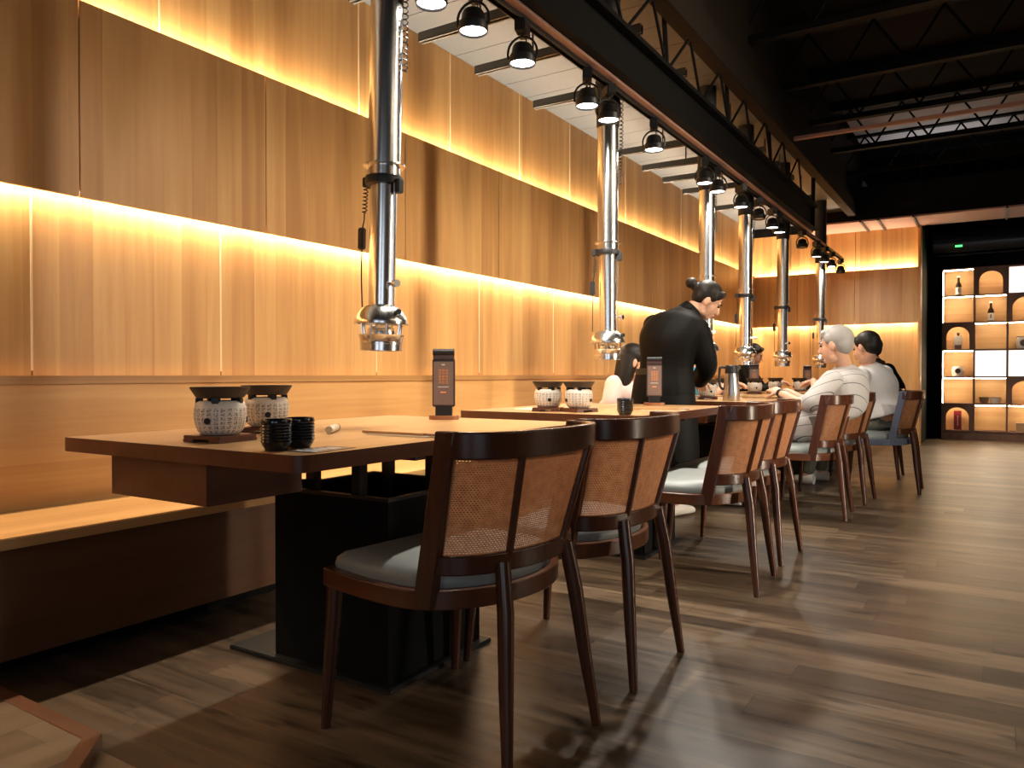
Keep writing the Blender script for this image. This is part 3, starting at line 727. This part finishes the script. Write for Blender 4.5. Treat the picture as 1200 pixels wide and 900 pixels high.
# chopstick sleeves, paper mats, printed card, rolled napkin
def make_sleeve(label):
    t = thing('chopstick_sleeve', label, 'chopsticks', group='paper sleeves with chopsticks')
    MB().box(-.03,.03,-.11,.13,0,.003, bev=.001).build('paper', M_paper, t)
    MB().box(-.004,.018,-.14,.10,.003,.011, bev=.003).build('sleeve', M_packet, t)
    s = MB(); s.tube([(.002,.10,.0075),(.002,.145,.0075)], .0032, 8); s.tube([(.012,.10,.0075),(.012,.145,.0075)], .0032, 8); s.build('chopsticks', plain('chopstick_wood', (.25,.12,.05), .4), t)
    return t
cs = make_sleeve('chopstick sleeve lying on the nearest table beside the first chair'); cs.location = (-1.53,1.79,TZ+.0005); cs.rotation_euler = (0,0,-1.55)
dup(cs, (-1.47,3.78,TZ+.0005), -1.2, 'chopstick sleeve lying on the second table right of its menu')
dup(cs, (-1.52,6.0,TZ+.0005), -1.4, 'chopstick sleeve lying on the third table right of the steel flask')
cd = thing('printed_card', 'black and white printed card lying at the corner of the nearest table', 'card', (-1.40,1.335,TZ+.0004), .12)
MB().box(-.045,.045,-.06,.09,0,.0012).build('card', plain('card_dark', (.10,.08,.08), .4), cd)
q = MB()
for k in range(5): q.box(-.034+.004*k,.03-.006*(k%3),-.045+.024*k,-.035+.024*k,.0013,.0017)
q.build('print', M_white, cd)
nap = thing('rolled_napkin', 'rolled napkin lying behind the pair of black cups', 'napkin', (-1.80,1.78,TZ+.0005), .6)
MB().tube([(0,-.07,.012),(0,.05,.012)], .012, 12).build('roll', M_paper, nap)
MB().tube([(0,.05,.012),(0,.062,.012)], .0125, 12).build('band', M_board, nap)
mt = MB().prism(rrect(-.17,.17,-.12,.12,.008), 0, .0012); o = mt.build('paper_mat', M_paper); o.location = (-2.01,3.58,TZ+.0005); o.rotation_euler = (0,0,.1); tag(o, 'beige paper mat lying behind the two grills on the second table', 'mat')
# steel vacuum flask
fl = thing('vacuum_flask', 'steel vacuum flask with black lid and handle on the third table', 'flask', (at(857,469,5.46).x,at(857,469,5.46).y,TZ+.0005), math.radians(208))
MB().lathe([(.001,.0),(.058,.0),(.060,.006),(.057,.06),(.052,.12),(.047,.175),(.044,.195)], n=40, close=False).build('body', M_steel, fl)
MB().lathe([(.0445,.193),(.045,.20),(.042,.245),(.036,.252),(.001,.254)], n=36, close=False).build('lid', M_rubber, fl)
MB().tube(spline([(.035,0,.235),(.075,0,.235),(.083,0,.20),(.082,0,.12),(.066,0,.085),(.05,0,.085)],5), .009, 8, rs=None).build('handle', M_rubber, fl)
MB().prism([(-.036,-.014),(-.066,0),(-.036,.014)], .222, .246).build('spout', M_rubber, fl)
bd = MB().box(-.22,.22,-.09,.09,0,.012, bev=.002); o = bd.build('serving_board', M_packet); o.location = (-1.80,8.08,TZ+.0005); tag(o, 'flat wooden serving board on the far table before two grills', 'board')

# framed low platform in the near corner
pf = thing('framed_platform', 'corner of a low framed wooden platform on the floor at lower left', 'platform')
po = [(-3.0,.2),(-3.0+.55,1.085),(-1.875,1.065),(-1.15,.34),(-1.15,-.6),(-2.4,-.6),(-2.4,.2)]
po = [(-2.44,1.075),(-1.875,1.065),(-1.20,.39),(-1.20,-.6),(-2.44,-.6)]
def inset(P, d):
    n = len(P); out = []
    for i in range(n):
        a, b, c = Vector(P[i-1]), Vector(P[i]), Vector(P[(i+1) % n])
        u = (b-a).normalized(); v = (c-b).normalized(); n1 = Vector((u.y,-u.x)); n2 = Vector((v.y,-v.x))
        bis = (n1+n2).normalized(); out.append(b+bis*d/max(.3, bis.dot(n1)))
    return out
pi_ = inset(po, .042)
MB().ring([Vector(p) for p in po], pi_, 0, .033).build('frame', M_frame, pf, bevel=.002)
MB().prism([tuple(p) for p in pi_], 0, .0305).build('inlay', M_inlay, pf)

# ------------------------------------------------------------------ lit shelf at the far end
BX, BY, BZ = -.655, 12.6, .125
CW, RH, NR, NC_ = .395, .383, 6, 4
bk = thing('display_shelf', 'tall lit wooden display shelf with square and arched niches on the dark far wall', 'shelf', (BX, BY, 0))
t = MB(); Wd = CW*NC_
t.box(0, Wd, 0, .30, 0, BZ-.02)
for c in range(NC_+1): t.box(c*CW-.011+(.011 if c == 0 else 0), c*CW+.011, 0, .28, BZ-.02, BZ+NR*RH)
for r in range(NR+1): t.box(.011, Wd, .002, .28, BZ+r*RH-.011, BZ+r*RH+.011)
t.build('carcass', M_case, bk)
MB().box(0, Wd, .28, .30, BZ-.02, BZ+NR*RH).build('back_panel', M_caseback, bk)
ARCH = {(0,1),(1,2),(2,0),(4,2),(5,0),(0,3),(3,3)}; GLOW = {(0,2),(3,1),(3,2)}
for r in range(NR):
    for c in range(NC_):
        x0, x1 = c*CW+.011, (c+1)*CW-.011; z1 = BZ+(NR-r)*RH-.011; z0 = z1-RH+.022
        if (r,c) in ARCH:
            a0, a1 = x0+.045, x1-.045; rad = (a1-a0)/2; zc = z1-.04-rad; cx_ = (a0+a1)/2
            P = [(a0, z0)]+[(cx_-rad*math.cos(PI*k/16), zc+rad*math.sin(PI*k/16)) for k in range(17)]+[(a1, z0)]
            outer = [(x0,z0),(x0,zc)]+[(x0+(x1-x0)*k/14, z1) for k in range(15)]+[(x1,zc),(x1,z0)]
            vs = []; 
            n = len(P)
            O = outer[:n] if len(outer) >= n else outer
            vs = [(x, .0, z) for x, z in O]+[(x, .0, z) for x, z in P]+[(x, .03, z) for x, z in O]+[(x, .03, z) for x, z in P]
            fs = []
            for i in range(n-1):
                fs += [(i,i+1,n+i+1,n+i), (2*n+i+1,2*n+i,3*n+i,3*n+i+1), (n+i,n+i+1,3*n+i+1,3*n+i)]
            MB().add(vs, fs).build('arch_front', M_case, bk)
            MB().box(x0+.02, x1-.02, .035, .05, z1-.012, z1-.004).build('led_strip', M_caseled, bk)
        elif (r,c) in GLOW:
            MB().box(x0+.003, x1-.003, .05, .056, z0+.002, z1-.002).build('light_panel', M_casepanel, bk)
        else:
            MB().box(x0+.005, x1-.005, .012, .026, z1-.011, z1-.001).build('led_strip', M_caseled, bk)
            if c == 0 and r in (0,1,3,4): MB().box(x0, x0+.004, .012, .022, z0, z1-.012).build('led_strip', M_caseled, bk)
def cell(r, c): return (BX+(c+.5)*CW, BY+.12, BZ+(NR-r-1)*RH+.0115)
def bottle(label, loc):
    t = thing('sake_bottle', label, 'bottle', loc, 0, 'bottles on the lit shelf')
    MB().lathe([(.001,0),(.038,0),(.040,.006),(.040,.13),(.034,.165),(.017,.20),(.015,.26),(.017,.262),(.017,.272),(.001,.274)], n=24, close=False).build('glass', M_glassdark, t)
    MB().lathe([(.0405,.015),(.0405,.12)], n=24, close=False).build('paper_label', M_white, t)
    MB().lathe([(.018,.262),(.018,.280),(.001,.281)], n=16, close=False).build('cap', M_white, t)
    q = MB(); q.box(-.008,.008,-.0425,-.0405,.05,.10); q.build('label_print', M_card, t)
    return t
bottle('dark sake bottle in the top left niche of the lit shelf', cell(0,0)); bottle('dark sake bottle in the second row niche of the lit shelf', cell(1,1))
x, y, z = cell(2,0); t = thing('square_bottle', 'square white bottle in the arched third row niche', 'bottle', (x,y,z))
MB().box(-.052,.052,-.035,.035,0,.19, bev=.008).build('body', plain('frosted_glass', (.75,.74,.72), .3), t); MB().box(-.042,.042,-.0365,-.0345,.004,.062).build('printed_band', M_card, t)
MB().lathe([(.014,.19),(.014,.215),(.018,.216),(.018,.238),(.001,.24)], n=16, close=False).build('stopper', M_glassdark, t)
x, y, z = cell(3,0); t = thing('round_jar', 'white round jar with dark emblem in the fourth row left niche', 'jar', (x,y,z))
MB().lathe([(.001,0),(.066,0),(.078,.03),(.080,.09),(.070,.125),(.060,.13),(.001,.135)], n=28, close=False).build('body', M_white, t)
MB().lathe([(.001,0),(.036,.0),(.036,.004),(.001,.005)], n=24, M=Matrix.Translation((0,-.0775,.075)) @ Matrix.Rotation(PI/2, 4, 'X')).build('emblem', plain('emblem_dark', (.07,.03,.03), .4), t)
MB().lathe([(.064,.128),(.064,.142),(.001,.146)], n=28, close=False).build('lid', M_white, t)
x, y, z = cell(2,2); t = thing('small_cask', 'white cask with dark emblem in the third row at the right edge', 'cask', (x-.01,y,z))
MB().lathe([(.001,0),(.075,0),(.085,.05),(.085,.11),(.075,.155),(.001,.157)], n=28, close=False).build('body', M_white, t)
MB().lathe([(.001,0),(.045,.0),(.045,.004),(.001,.005)], n=24, M=Matrix.Translation((0,-.083,.075)) @ Matrix.Rotation(PI/2, 4, 'X')).build('emblem', M_card, t)
MB().lathe([(.078,.154),(.08,.17),(.001,.172)], n=28, close=False).build('lid', plain('cask_lid', (.3,.22,.15), .6), t)
x, y, z = cell(4,1)
for dx, m, l in ((-.07, plain('brown_bowl', (.30,.19,.12), .4), 'brown bowl in the fifth row niche beside a white bowl'), (.065, M_white, 'white bowl in the fifth row niche beside a brown bowl')):
    t = thing('bowl', l, 'bowl', (x+dx, y, z))
    MB().lathe([(.001,.004),(.028,.004),(.03,0),(.036,0),(.038,.008),(.058,.035),(.063,.085),(.060,.085),(.052,.04),(.001,.014)], n=28, close=False).build('body', m, t)
    MB().lathe([(.0632,.078),(.0642,.082),(.0642,.087),(.060,.087)], n=28, close=False).build('rim', M_card, t)
x, y, z = cell(5,0); t = thing('gift_box', 'tall dark red box with white script in the bottom arched niche', 'box', (x+.0,y,z))
MB().box(-.047,.047,-.04,.04,0,.272, bev=.002).build('body', M_red, t)
q = MB()
for k in range(9):
    zz = .20-.016*k; q.tube([(-.006+.004*(k%2),-.0412,zz),(.010-.004*(k%3),-.0412,zz-.008)], .0022, 5); q.tube([(.004,-.0412,zz-.002),(.004,-.0412,zz-.013)], .0016, 5)
q.build('script', M_white, t)
x, y, z = cell(5,2); t = thing('wooden_crate', 'low pale wooden crate in the bottom right niche', 'crate', (x+.0,y,z))
MB().box(-.09,.09,-.05,.05,0,.11, bev=.002).build('body', plain('pale_crate', (.40,.27,.16), .6), t); MB().box(-.094,.094,-.054,.054,.11,.122, bev=.002).build('lid', plain('pale_crate_lid', (.5,.36,.22), .6), t)

# air curtain with a green light over the dark passage
ac = thing('air_curtain', 'black air curtain unit with green light above the lit shelf', 'air conditioner', (-.16, 12.72, 2.62))
P = [(0,0),(-.20,.03),(-.235,.12),(-.235,.24),(-.18,.33),(0,.34)]
b = MB(); b.add([(-.62, y, z) for y, z in P]+[(.62, y, z) for y, z in P], [list(range(6)), list(range(6,12))[::-1]]+[(i,(i+1)%6,6+(i+1)%6,6+i) for i in range(6)]); b.build('casing', M_ac, ac, bevel=.01)
q = MB()
for k in range(4): q.box(-.33+.022*k,-.315+.022*k,-.239,-.234,.10,.122)
q.build('green_light', M_green, ac)
MB().box(-.58,.58,-.19,-.05,-.012,.004).build('air_outlet', M_black, ac)
b = MB().box(-.60,-.56,-.1,.33,.2,.26); b.box(.56,.60,-.1,.33,.2,.26); b.build('bracket', M_black, ac)

# ------------------------------------------------------------------ people
def remeshed(mb, name, mat, parent, vox=.006, smooth=6):
    o = mb.build(name+'_raw', mat)
    m = o.modifiers.new('r', 'REMESH'); m.mode = 'VOXEL'; m.voxel_size = vox
    s = o.modifiers.new('s', 'SMOOTH'); s.iterations = smooth; s.factor = .5
    dg = bpy.context.evaluated_depsgraph_get(); ev = o.evaluated_get(dg)
    me = bpy.data.meshes.new_from_object(ev)
    old = o.data; bpy.data.objects.remove(o); bpy.data.meshes.remove(old)
    me.polygons.foreach_set('use_smooth', [True]*len(me.polygons)); me.name = name
    if not me.materials: me.materials.append(mat)
    r = bpy.data.objects.new(name, me); C.objects.link(r); r.parent = parent
    return r
def frame(fwd, up):
    f = Vector(fwd).normalized(); u = Vector(up); u = (u-f*u.dot(f)).normalized(); r = f.cross(u)
    return Matrix((r, f, u)).transposed().to_4x4()        # columns: right, forward, up
def limb(mb, pts, rs): mb.tube(spline(pts, 5), .03, 14, rs=[rs[0]+(rs[-1]-rs[0])*0 if False else interp(rs, i/(5*(len(pts)-1))) for i in range(5*(len(pts)-1)+1)]); mb.ball(pts[0], rs[0]); mb.ball(pts[-1], rs[-1])
def interp(rs, q):
    k = q*(len(rs)-1); i = min(int(k), len(rs)-2); return rs[i]+(rs[i+1]-rs[i])*(k-i)
def loft(mb, rings, n=22):
    rings = [r for r in zip(*(spline([q[k] for q in rings], 4) for k in range(3)))]
    vs = []; fs = []
    for c, a, b in rings:
        for k in range(n): q = 2*PI*k/n; vs.append(Vector(c)+Vector(a)*math.cos(q)+Vector(b)*math.sin(q))
    for i in range(len(rings)-1):
        for k in range(n): l = (k+1) % n; fs.append((i*n+k, i*n+l, (i+1)*n+l, (i+1)*n+k))
    fs.append(list(range(n))[::-1]); fs.append([(len(rings)-1)*n+k for k in range(n)])
    mb.add(vs, fs)
def hand(mb, wrist, fwd, palm, side=1, s=1.0, curl=.5):
    """wrist point, direction of the fingers, palm normal; five separate bent fingers"""
    F = Vector(fwd).normalized(); N = Vector(palm); N = (N-F*N.dot(F)).normalized(); R = F.cross(N)*side
    W = Vector(wrist)
    loft(mb, [(W+F*.0*s, R*.026*s, N*.018*s), (W+F*.03*s, R*.036*s, N*.016*s), (W+F*.07*s, R*.041*s, N*.014*s), (W+F*.09*s, R*.038*s, N*.011*s)], 14)
    for k, (o, L) in enumerate(((-.030,.062),(-.010,.076),(.011,.081),(.031,.072))):
        p = W+F*.086*s+R*o*s; d = F; P = [p-F*.012*s]; a = 0
        for j in range(3):
            seg = L*s*(.42,.32,.26)[j]; a += curl*(.5,.7,.6)[j]; dd = (F*math.cos(a)+N*math.sin(a)); p = p+dd*seg; P.append(p)
        mb.tube(P, .008, 8, rs=[.0092*s,.009*s,.0082*s,.0068*s]); mb.ball(P[-1], .0068*s, 8, 6); [mb.ball(q, .0088*s, 8, 6) for q in P[1:3]]
    b = W+F*.03*s+R*.032*s; d = (R*.75+F*.55+N*.45).normalized(); e = (R*.25+F*.8+N*.5).normalized()
    mb.tube([b-R*.015*s, b+d*.034*s, b+d*.034*s+e*.030*s, b+d*.034*s+e*.052*s], .01, 8, rs=[.013*s,.0115*s,.010*s,.008*s]); mb.ball(b+d*.034*s+e*.052*s, .008*s, 8, 6)
def head_shape(mb, c, fwd, up, s=1.0):
    M = frame(fwd, up); c = Vector(c); T = lambda x, y, z: c+M.to_3x3() @ Vector((x*s, y*s, z*s))
    M3 = M
    mb.ball(T(0,-.012,.025), (.074*s,.094*s,.088*s), 20, 14, M3)          # skull
    mb.ball(T(0,.030,-.030), (.058*s,.058*s,.080*s), 18, 12, M3)          # face
    mb.ball(T(0,.058,-.092), (.027*s,.024*s,.020*s), 12, 8, M3)           # chin
    mb.ball(T(0,.020,-.075), (.050*s,.050*s,.036*s), 14, 10, M3)          # jaw
    mb.tube([T(0,.082,.010), T(0,.098,-.022), T(0,.106,-.034)], .01, 8, rs=[.009*s,.0115*s,.013*s]); mb.ball(T(0,.102,-.038), .013*s, 8, 6)
    mb.ball(T(0,.084,-.062), (.022*s,.012*s,.008*s), 10, 6, M3); mb.ball(T(0,.082,-.071), (.019*s,.012*s,.007*s), 10, 6, M3)
    for q in (-1, 1):
        mb.ball(T(q*.028,.078,.017), (.018*s,.012*s,.008*s), 8, 6, M3)     # brow
        mb.ball(T(q*.075,-.005,-.012), (.010*s,.019*s,.031*s), 10, 8, M3)  # ear
    return T, M
def eyes(parent, T, M, s, mat=None):
    e = MB()
    for q in (-1, 1): e.ball(T(q*.029,.080,.000), (.012*s,.008*s,.006*s), 10, 6, M)
    e.build('eyes', plain('eye_dark', (.05,.03,.025), .2), parent)
    b = MB()
    for q in (-1, 1): b.tube([T(q*.014,.092,.019), T(q*.030,.091,.023), T(q*.047,.079,.018)], .003*s, 6)
    b.build('eyebrows', M_hair, parent)
    l = MB(); l.ball(T(0,.0935,-.066), (.020*s,.0055*s,.0085*s), 10, 6, M); l.build('lips', plain('lips', (.42,.14,.11), .5), parent)
def hair_cap(parent, T, M, s, mat, back=0, bun=None, lo=-.02):
    h = MB(); h.ball(T(0,-.020,.037), (.081*s,.097*s,.088*s), 20, 14, M)
    h.ball(T(0,-.052,.0), (.070*s,.058*s,.070*s), 18, 12, M)
    h.tube([T(-.06,.045,.065), T(0,.062,.082), T(.06,.045,.065)], .02, 8, rs=[.022*s,.026*s,.022*s])
    for q in (-1, 1): h.ball(T(q*.070,.018,.036), (.012*s,.024*s,.030*s), 10, 8, M)
    if back:      # long hair down to the shoulders
        loft(h, [(T(0,-.035,.03), M.to_3x3() @ Vector((.082*s,0,0)), M.to_3x3() @ Vector((0,.085*s,0))), (T(0,-.04,-.05), M.to_3x3() @ Vector((.090*s,0,0)), M.to_3x3() @ Vector((0,.075*s,0))), (T(0,-.045,-.05-back*.6), M.to_3x3() @ Vector((.088*s,0,0)), M.to_3x3() @ Vector((0,.06*s,0))), (T(0,-.04,-.05-back), M.to_3x3() @ Vector((.07*s,0,0)), M.to_3x3() @ Vector((0,.045*s,0)))])
    if bun:
        h.tube([T(0,-.09,.03), T(bun[0],bun[1]*.8,bun[2]*.9), T(*bun)], .03, 10, rs=[.050*s,.030*s,.030*s]); h.ball(T(*bun), (.040*s,.040*s,.036*s), 12, 10)
    return remeshed(h, 'hair', mat, parent, .006, 5)
def torso(mb, pelvis, chest, neck, right_p, right_c, wide=.17, deep=.11, grow=0, hem=.10):
    P, K, N = Vector(pelvis), Vector(chest), Vector(neck)
    rp = Vector(right_p).normalized(); rc = Vector(right_c).normalized()
    def fw(a, b, r): t = (b-a).normalized(); return r.cross(t).normalized()*-1
    g = grow
    mid = P.lerp(K, .5)
    f0 = fw(P, K, rp); f1 = fw(P, K, rc); f2 = fw(K, N, rc)
    bend = (K-P).normalized()
    loft(mb, [(P-bend*hem, rp*(wide*.80+g), f0*(deep*.85+g)), (P, rp*(wide*1.0+g), f0*(deep*1.08+g)), (mid, rp.lerp(rc,.5)*(wide*.86+g), f0.lerp(f1,.5)*(deep*.92+g)),
              (K, rc*(wide*1.02+g), f1*(deep*1.05+g)), (K.lerp(N,.55), rc*(wide*1.02+g), f2*(deep*.86+g)), (K.lerp(N,.85), rc*(wide*.62+g), f2*(deep*.62+g)), (N, rc*(wide*.34+g), f2*(deep*.5+g))])
def person(label, J, cloth, pants, hairmat, sleeves=.6, back=0, bun=None, s=1.0, wide=.17, deep=.11, shoes=None, curl=.5, cuff=None, palms=None, vox=.006, fat=1.0, collar=.05, hem=.10):
    """J: joints in room coordinates"""
    J = {k: Vector(v) for k, v in J.items()}
    base = Vector(((J['pelvis'].x), (J['pelvis'].y), 0))
    root = thing('person', label, 'person')
    body = MB()
    rc = (J['rsh']-J['lsh']); rp = (J['rhip']-J['lhip'])
    T, M = head_shape(body, J['head'], J['look'], J['up'], s)
    limb(body, [J['neck']-(J['head']-J['neck']).normalized()*.05, J['neck'], T(0,-.02,-.05)], [.055,.052,.050])
    torso(body, J['pelvis'], J['chest'], J['neck'], rp, rc, wide*.92, deep*.9)
    for a in 'lr':
        limb(body, [J[a+'sh'], J[a+'el'], J[a+'wr']], [.050,.040,.027])
        if a+'hd' in J: hand(body, J[a+'wr'], J[a+'hd'], J.get(a+'pn', Vector((0,0,-1))), 1 if a == 'l' else -1, 1.0, curl)
        limb(body, [J[a+'hip'], J[a+'kn']], [.075,.052]); limb(body, [J[a+'kn'], J[a+'an']], [.052,.036])
        f = J.get(a+'ft', Vector((-1,0,0))).normalized(); limb(body, [J[a+'an']-Vector((0,0,.045)), J[a+'an']-Vector((0,0,.055))+f*.12], [.032,.026])
    bo = remeshed(body, 'body', M_skin, root, .005, 4)
    eyes(root, T, M, s); hair_cap(root, T, M, s, hairmat, back, bun)
    # clothes follow the body
    sh = MB(); torso(sh, J['pelvis'], J['chest'], J['neck'].lerp(J['chest'], .04), rp, rc, wide*fat, deep*fat, .012, hem)
    sh.tube([J['neck']-(J['neck']-J['chest'])*.25, J['neck']+(J['head']-J['neck'])*collar], .07, 16, rs=[.085,.067])
    for a in 'lr':
        e = J[a+'sh'].lerp(J[a+'el'], min(1, sleeves*1.6)) if sleeves < .625 else J[a+'el']
        sr = .066*fat
        if sleeves < .7: limb(sh, [J[a+'sh'], e], [sr, sr*.95])
        else: limb(sh, [J[a+'sh'], J[a+'el'], J[a+'el'].lerp(J[a+'wr'], (sleeves-.62)/.38)], [sr*1.05, sr*.95, cuff or .045])
    remeshed(sh, 'shirt', cloth, root, .007, 7)
    tr_ = MB()
    for a in 'lr':
        limb(tr_, [J[a+'hip'], J[a+'kn']], [.092,.066]); limb(tr_, [J[a+'kn'], J[a+'kn'].lerp(J[a+'an'], .9)], [.066,.052])
    loft(tr_, [(J['pelvis']-Vector((0,0,.09)), rp.normalized()*wide*.9, rp.normalized().cross(Vector((0,0,1)))*deep*1.05), (J['pelvis']+(J['chest']-J['pelvis']).normalized()*.08, rp.normalized()*wide*.97, rp.normalized().cross(Vector((0,0,1)))*deep*1.1)])
    remeshed(tr_, 'trousers', pants, root, .008, 6)
    for a in 'lr':
        f = J.get(a+'ft', Vector((-1,0,0))).normalized(); q = J[a+'an']; m = MB(); r = f.cross(Vector((0,0,1)))
        z = q.z
        loft(m, [(Vector((q.x,q.y,0))-f*.065+Vector((0,0,.045+max(0,z-.08))), r*.030, Vector((0,0,.040))), (Vector((q.x,q.y,.047+max(0,z-.08))), r*.042, Vector((0,0,.046))), (Vector((q.x,q.y,.036+max(0,z-.08)))+f*.10, r*.046, Vector((0,0,.034))), (Vector((q.x,q.y,.026+max(0,z-.08)))+f*.175, r*.034, Vector((0,0,.024)))], 16)
        m.build('shoe', shoes or M_shoe, root, 60)
    return root, T, M
V = Vector
def seat_person(x, y, f, hip_z=.50, lean=.12, look=None, headp=None, hands=None, foot_x=None, shw=.17, th=1.0):
    """seated joints: hips at (x,y), facing unit vector f (xy)"""
    f = V((f[0], f[1], 0)).normalized(); r = f.cross(V((0,0,1))); u = V((0,0,1))
    p = V((x, y, hip_z+.06)); ch = p+u*.36*th+f*lean; nk = p+u*.53*th+f*(lean*1.5+.02)
    J = dict(pelvis=p, chest=ch, neck=nk, head=headp or nk+u*.13+f*.03, look=look or f, up=u)
    for a, q in (('l', -1), ('r', 1)):
        J[a+'sh'] = ch+u*.09+r*q*shw+f*.02; J[a+'hip'] = p-u*.05+r*q*.09
        J[a+'kn'] = J[a+'hip']+f*.43+u*.0+r*q*.03; J[a+'an'] = V((J[a+'kn'].x, J[a+'kn'].y, .085))+f*.02; J[a+'ft'] = f
        h = hands[a] if hands and a in hands else p+f*.42+u*.26+r*q*.10
        J[a+'wr'] = h
        mid = (J[a+'sh']+h)/2; d = (h-J[a+'sh']).length; k = math.sqrt(max(.004, .29**2-(d/2)**2)) if d < .57 else .03
        J[a+'el'] = mid-u*k*.8+r*q*k*.6
        J[a+'hd'] = (f*.8+r*(-q)*.5-u*.1); J[a+'pn'] = V((0,0,-1))
    return J

# waitress bending over the third table, back to the camera
D = 4.98
J = dict(pelvis=at(777,462,D+.04), chest=at(785,396,D), neck=at(806,364,D-.02), head=at(829,352,D-.02),
         look=(.80,.42,-.62), up=(.42,.12,.9), lsh=at(767,382,D+.13), rsh=at(818,388,D-.10), lhip=at(764,478,D+.06), rhip=at(790,478,D+.0))
J['rel'] = at(828,427,D-.02); J['rwr'] = at(819,446,D+.22); J['lel'] = at(790,425,D+.33); J['lwr'] = at(795,440,D+.45)
J['rhd'] = (at(824,456,D+.45)-J['rwr']); J['rpn'] = (0,0,-1); J['lhd'] = (.5,.8,-.1)
for a, px in (('l',764),('r',792)):
    h = J[a+'hip']; J[a+'kn'] = V((h.x+.01, h.y+.04, .46)); J[a+'an'] = V((h.x, h.y-.0, .085)); J[a+'ft'] = (.35,.93,0)
wr, T, M = person('waitress in black uniform with hair bun bending over the third table', J, M_uniform, M_uniform, M_hair, sleeves=.96, bun=(.0,-.150,.035), s=1.0, wide=.175, deep=.125, cuff=.06, fat=1.12, shoes=M_shoe, collar=.30)
# apron skirt and collar of the uniform
sk = MB(); P_ = J['pelvis']; rr = (J['rhip']-J['lhip']).normalized(); ff = rr.cross(V((0,0,1)))
loft(sk, [(P_+V((0,0,.16)), rr*.175, ff*.135), (P_+V((0,0,.02)), rr*.205, ff*.16), (P_+V((0,0,-.3)), rr*.235, ff*.18), (P_+V((0,0,-.42)), rr*.235, ff*.18)])
sk.build('apron', M_uniform, wr, 60)
bl = MB(); loft(bl, [(P_+V((0,0,.13)), rr*.182, ff*.148), (P_+V((0,0,.17)), rr*.180, ff*.146)]); bl.build('waist_tie', plain('tie_black', (.016,.015,.015), .5), wr, 60)

# man in striped shirt with grey hair, reaching to the table
h1 = at(979,404,5.22)
J = seat_person(-1.10, 5.46, (-1,.12), .55, .02, look=(-1,.22,-.12), headp=h1, shw=.19)
J['neck'] = at(990,430,5.25); J['chest'] = at(993,462,5.25); J['lsh'] = at(975,446,5.08); J['rsh'] = at(1003,443,5.42)
J['lel'] = at(948,474,5.05); J['lwr'] = at(915,461,5.35); J['lhd'] = at(900,452,5.5)-J['lwr']; J['lpn'] = (.2,.3,-1)
J['rel'] = at(955,470,5.55); J['rwr'] = at(922,459,5.75); J['rhd'] = at(905,456,5.8)-J['rwr']
J['up'] = (.10,0,1)
m1, T, M = person('grey haired man in striped shirt reaching over the table from his chair', J, M_stripe, M_olive, M_grey_hair, sleeves=.55, s=1.08, wide=.185, deep=.13, fat=1.08)
wv = (J['lhd']).normalized(); MB().tube([J['lwr']-wv*.012, J['lwr']+wv*.012], .032, 16).build('watch', M_black, m1)
# man in plain grey shirt, seen from behind
h2 = at(1015,407,6.25)
J = seat_person(-.87, 6.83, (-1,.25), .55, .10, look=(-1,.55,-.25), headp=h2, shw=.19)
J['neck'] = at(1018,427,6.3); J['chest'] = at(1025,455,6.3); J['lsh'] = at(1009,441,6.15); J['rsh'] = at(1036,438,6.5); J['pelvis'] = at(1034,487,6.25)
J['up'] = (.1,0,1); J['rhip'] = J['pelvis']+V((-.02,.09,-.04)); J['lhip'] = J['pelvis']+V((-.02,-.09,-.04))
J['lkn'] = J['lhip']+V((-.44,.02,-.03)); J['lan'] = at(945,557,6.45); J['lan'].z = .085
person('black haired man in plain pale grey shirt, seen from behind on his chair', J, M_tee, M_olive, M_hair, sleeves=.5, s=1.08, wide=.19, deep=.14, fat=1.12, hem=.0)
# person in black beyond him
J = seat_person(-.93, 7.72, (-1,.1), .54, .04, headp=at(1019,409,7.25), shw=.18, th=.85)
J['neck'] = at(1026,426,7.3); J['rsh'] = at(1040,434,7.45); J['lsh'] = at(1018,440,7.15); J['rel'] = at(1051,462,7.5)

person('person in black top sitting beyond the plain grey shirted man', J, M_uniform, M_olive, M_hair, sleeves=.95, s=1.0, fat=1.05)
# woman in pale pink on the bench
J = seat_person(-2.60, 5.62, (1,.35), .53, .05, look=(.85,.5,-.25), headp=at(743,424,6.02), shw=.15, th=.70)
J['neck'] = at(737,441,6.08); J['chest'] = at(732,456,6.10); J['rsh'] = at(720,451,5.98); J['lsh'] = at(745,447,6.24); J['rel'] = at(716,474,5.95); J['rwr'] = at(728,478,6.0)
person('woman with black hair in pale pink blouse sitting on the bench', J, M_pinkcloth, M_olive, M_hair, sleeves=.95, back=.16, s=1.16, wide=.165, fat=1.1)
# person in blue behind the waitress
hb = at(812,423,7.25)
J = seat_person(-2.48, 7.02, (1,.1), .53, .05, look=(.9,-.3,-.1), headp=hb, shw=.17, th=.75)
person('person in bright blue top on the bench, mostly hidden by the waitress', J, M_blue, M_olive, M_hair, sleeves=.55, s=1.0)
# woman with bun at the far tables
hw = at(884,415,8.9)
J = seat_person(-2.50, 8.86, (1,.15), .53, .06, look=(.9,.25,-.35), headp=hw, shw=.16, th=.9)
J['neck'] = at(878,430,8.9)
person('woman in black with hair tied up, sitting behind the fourth chrome pipe', J, M_uniform, M_olive, M_hair, sleeves=.95, s=1.0, bun=(0,-.12,.08))

# blue sheen painted on one post and the seat frame of this chair
c7 = chairs[6]
for ch in kids(c7):
    if ch.name.startswith('back_post') and sum(v.co.y for v in ch.data.vertices) < 0 or ch.name.startswith('seat_frame'):
        ch.data = ch.data.copy(); ch.data.materials[0] = M_chairsheen; ch['label'] = 'chair side with blue sheen put into its colour'
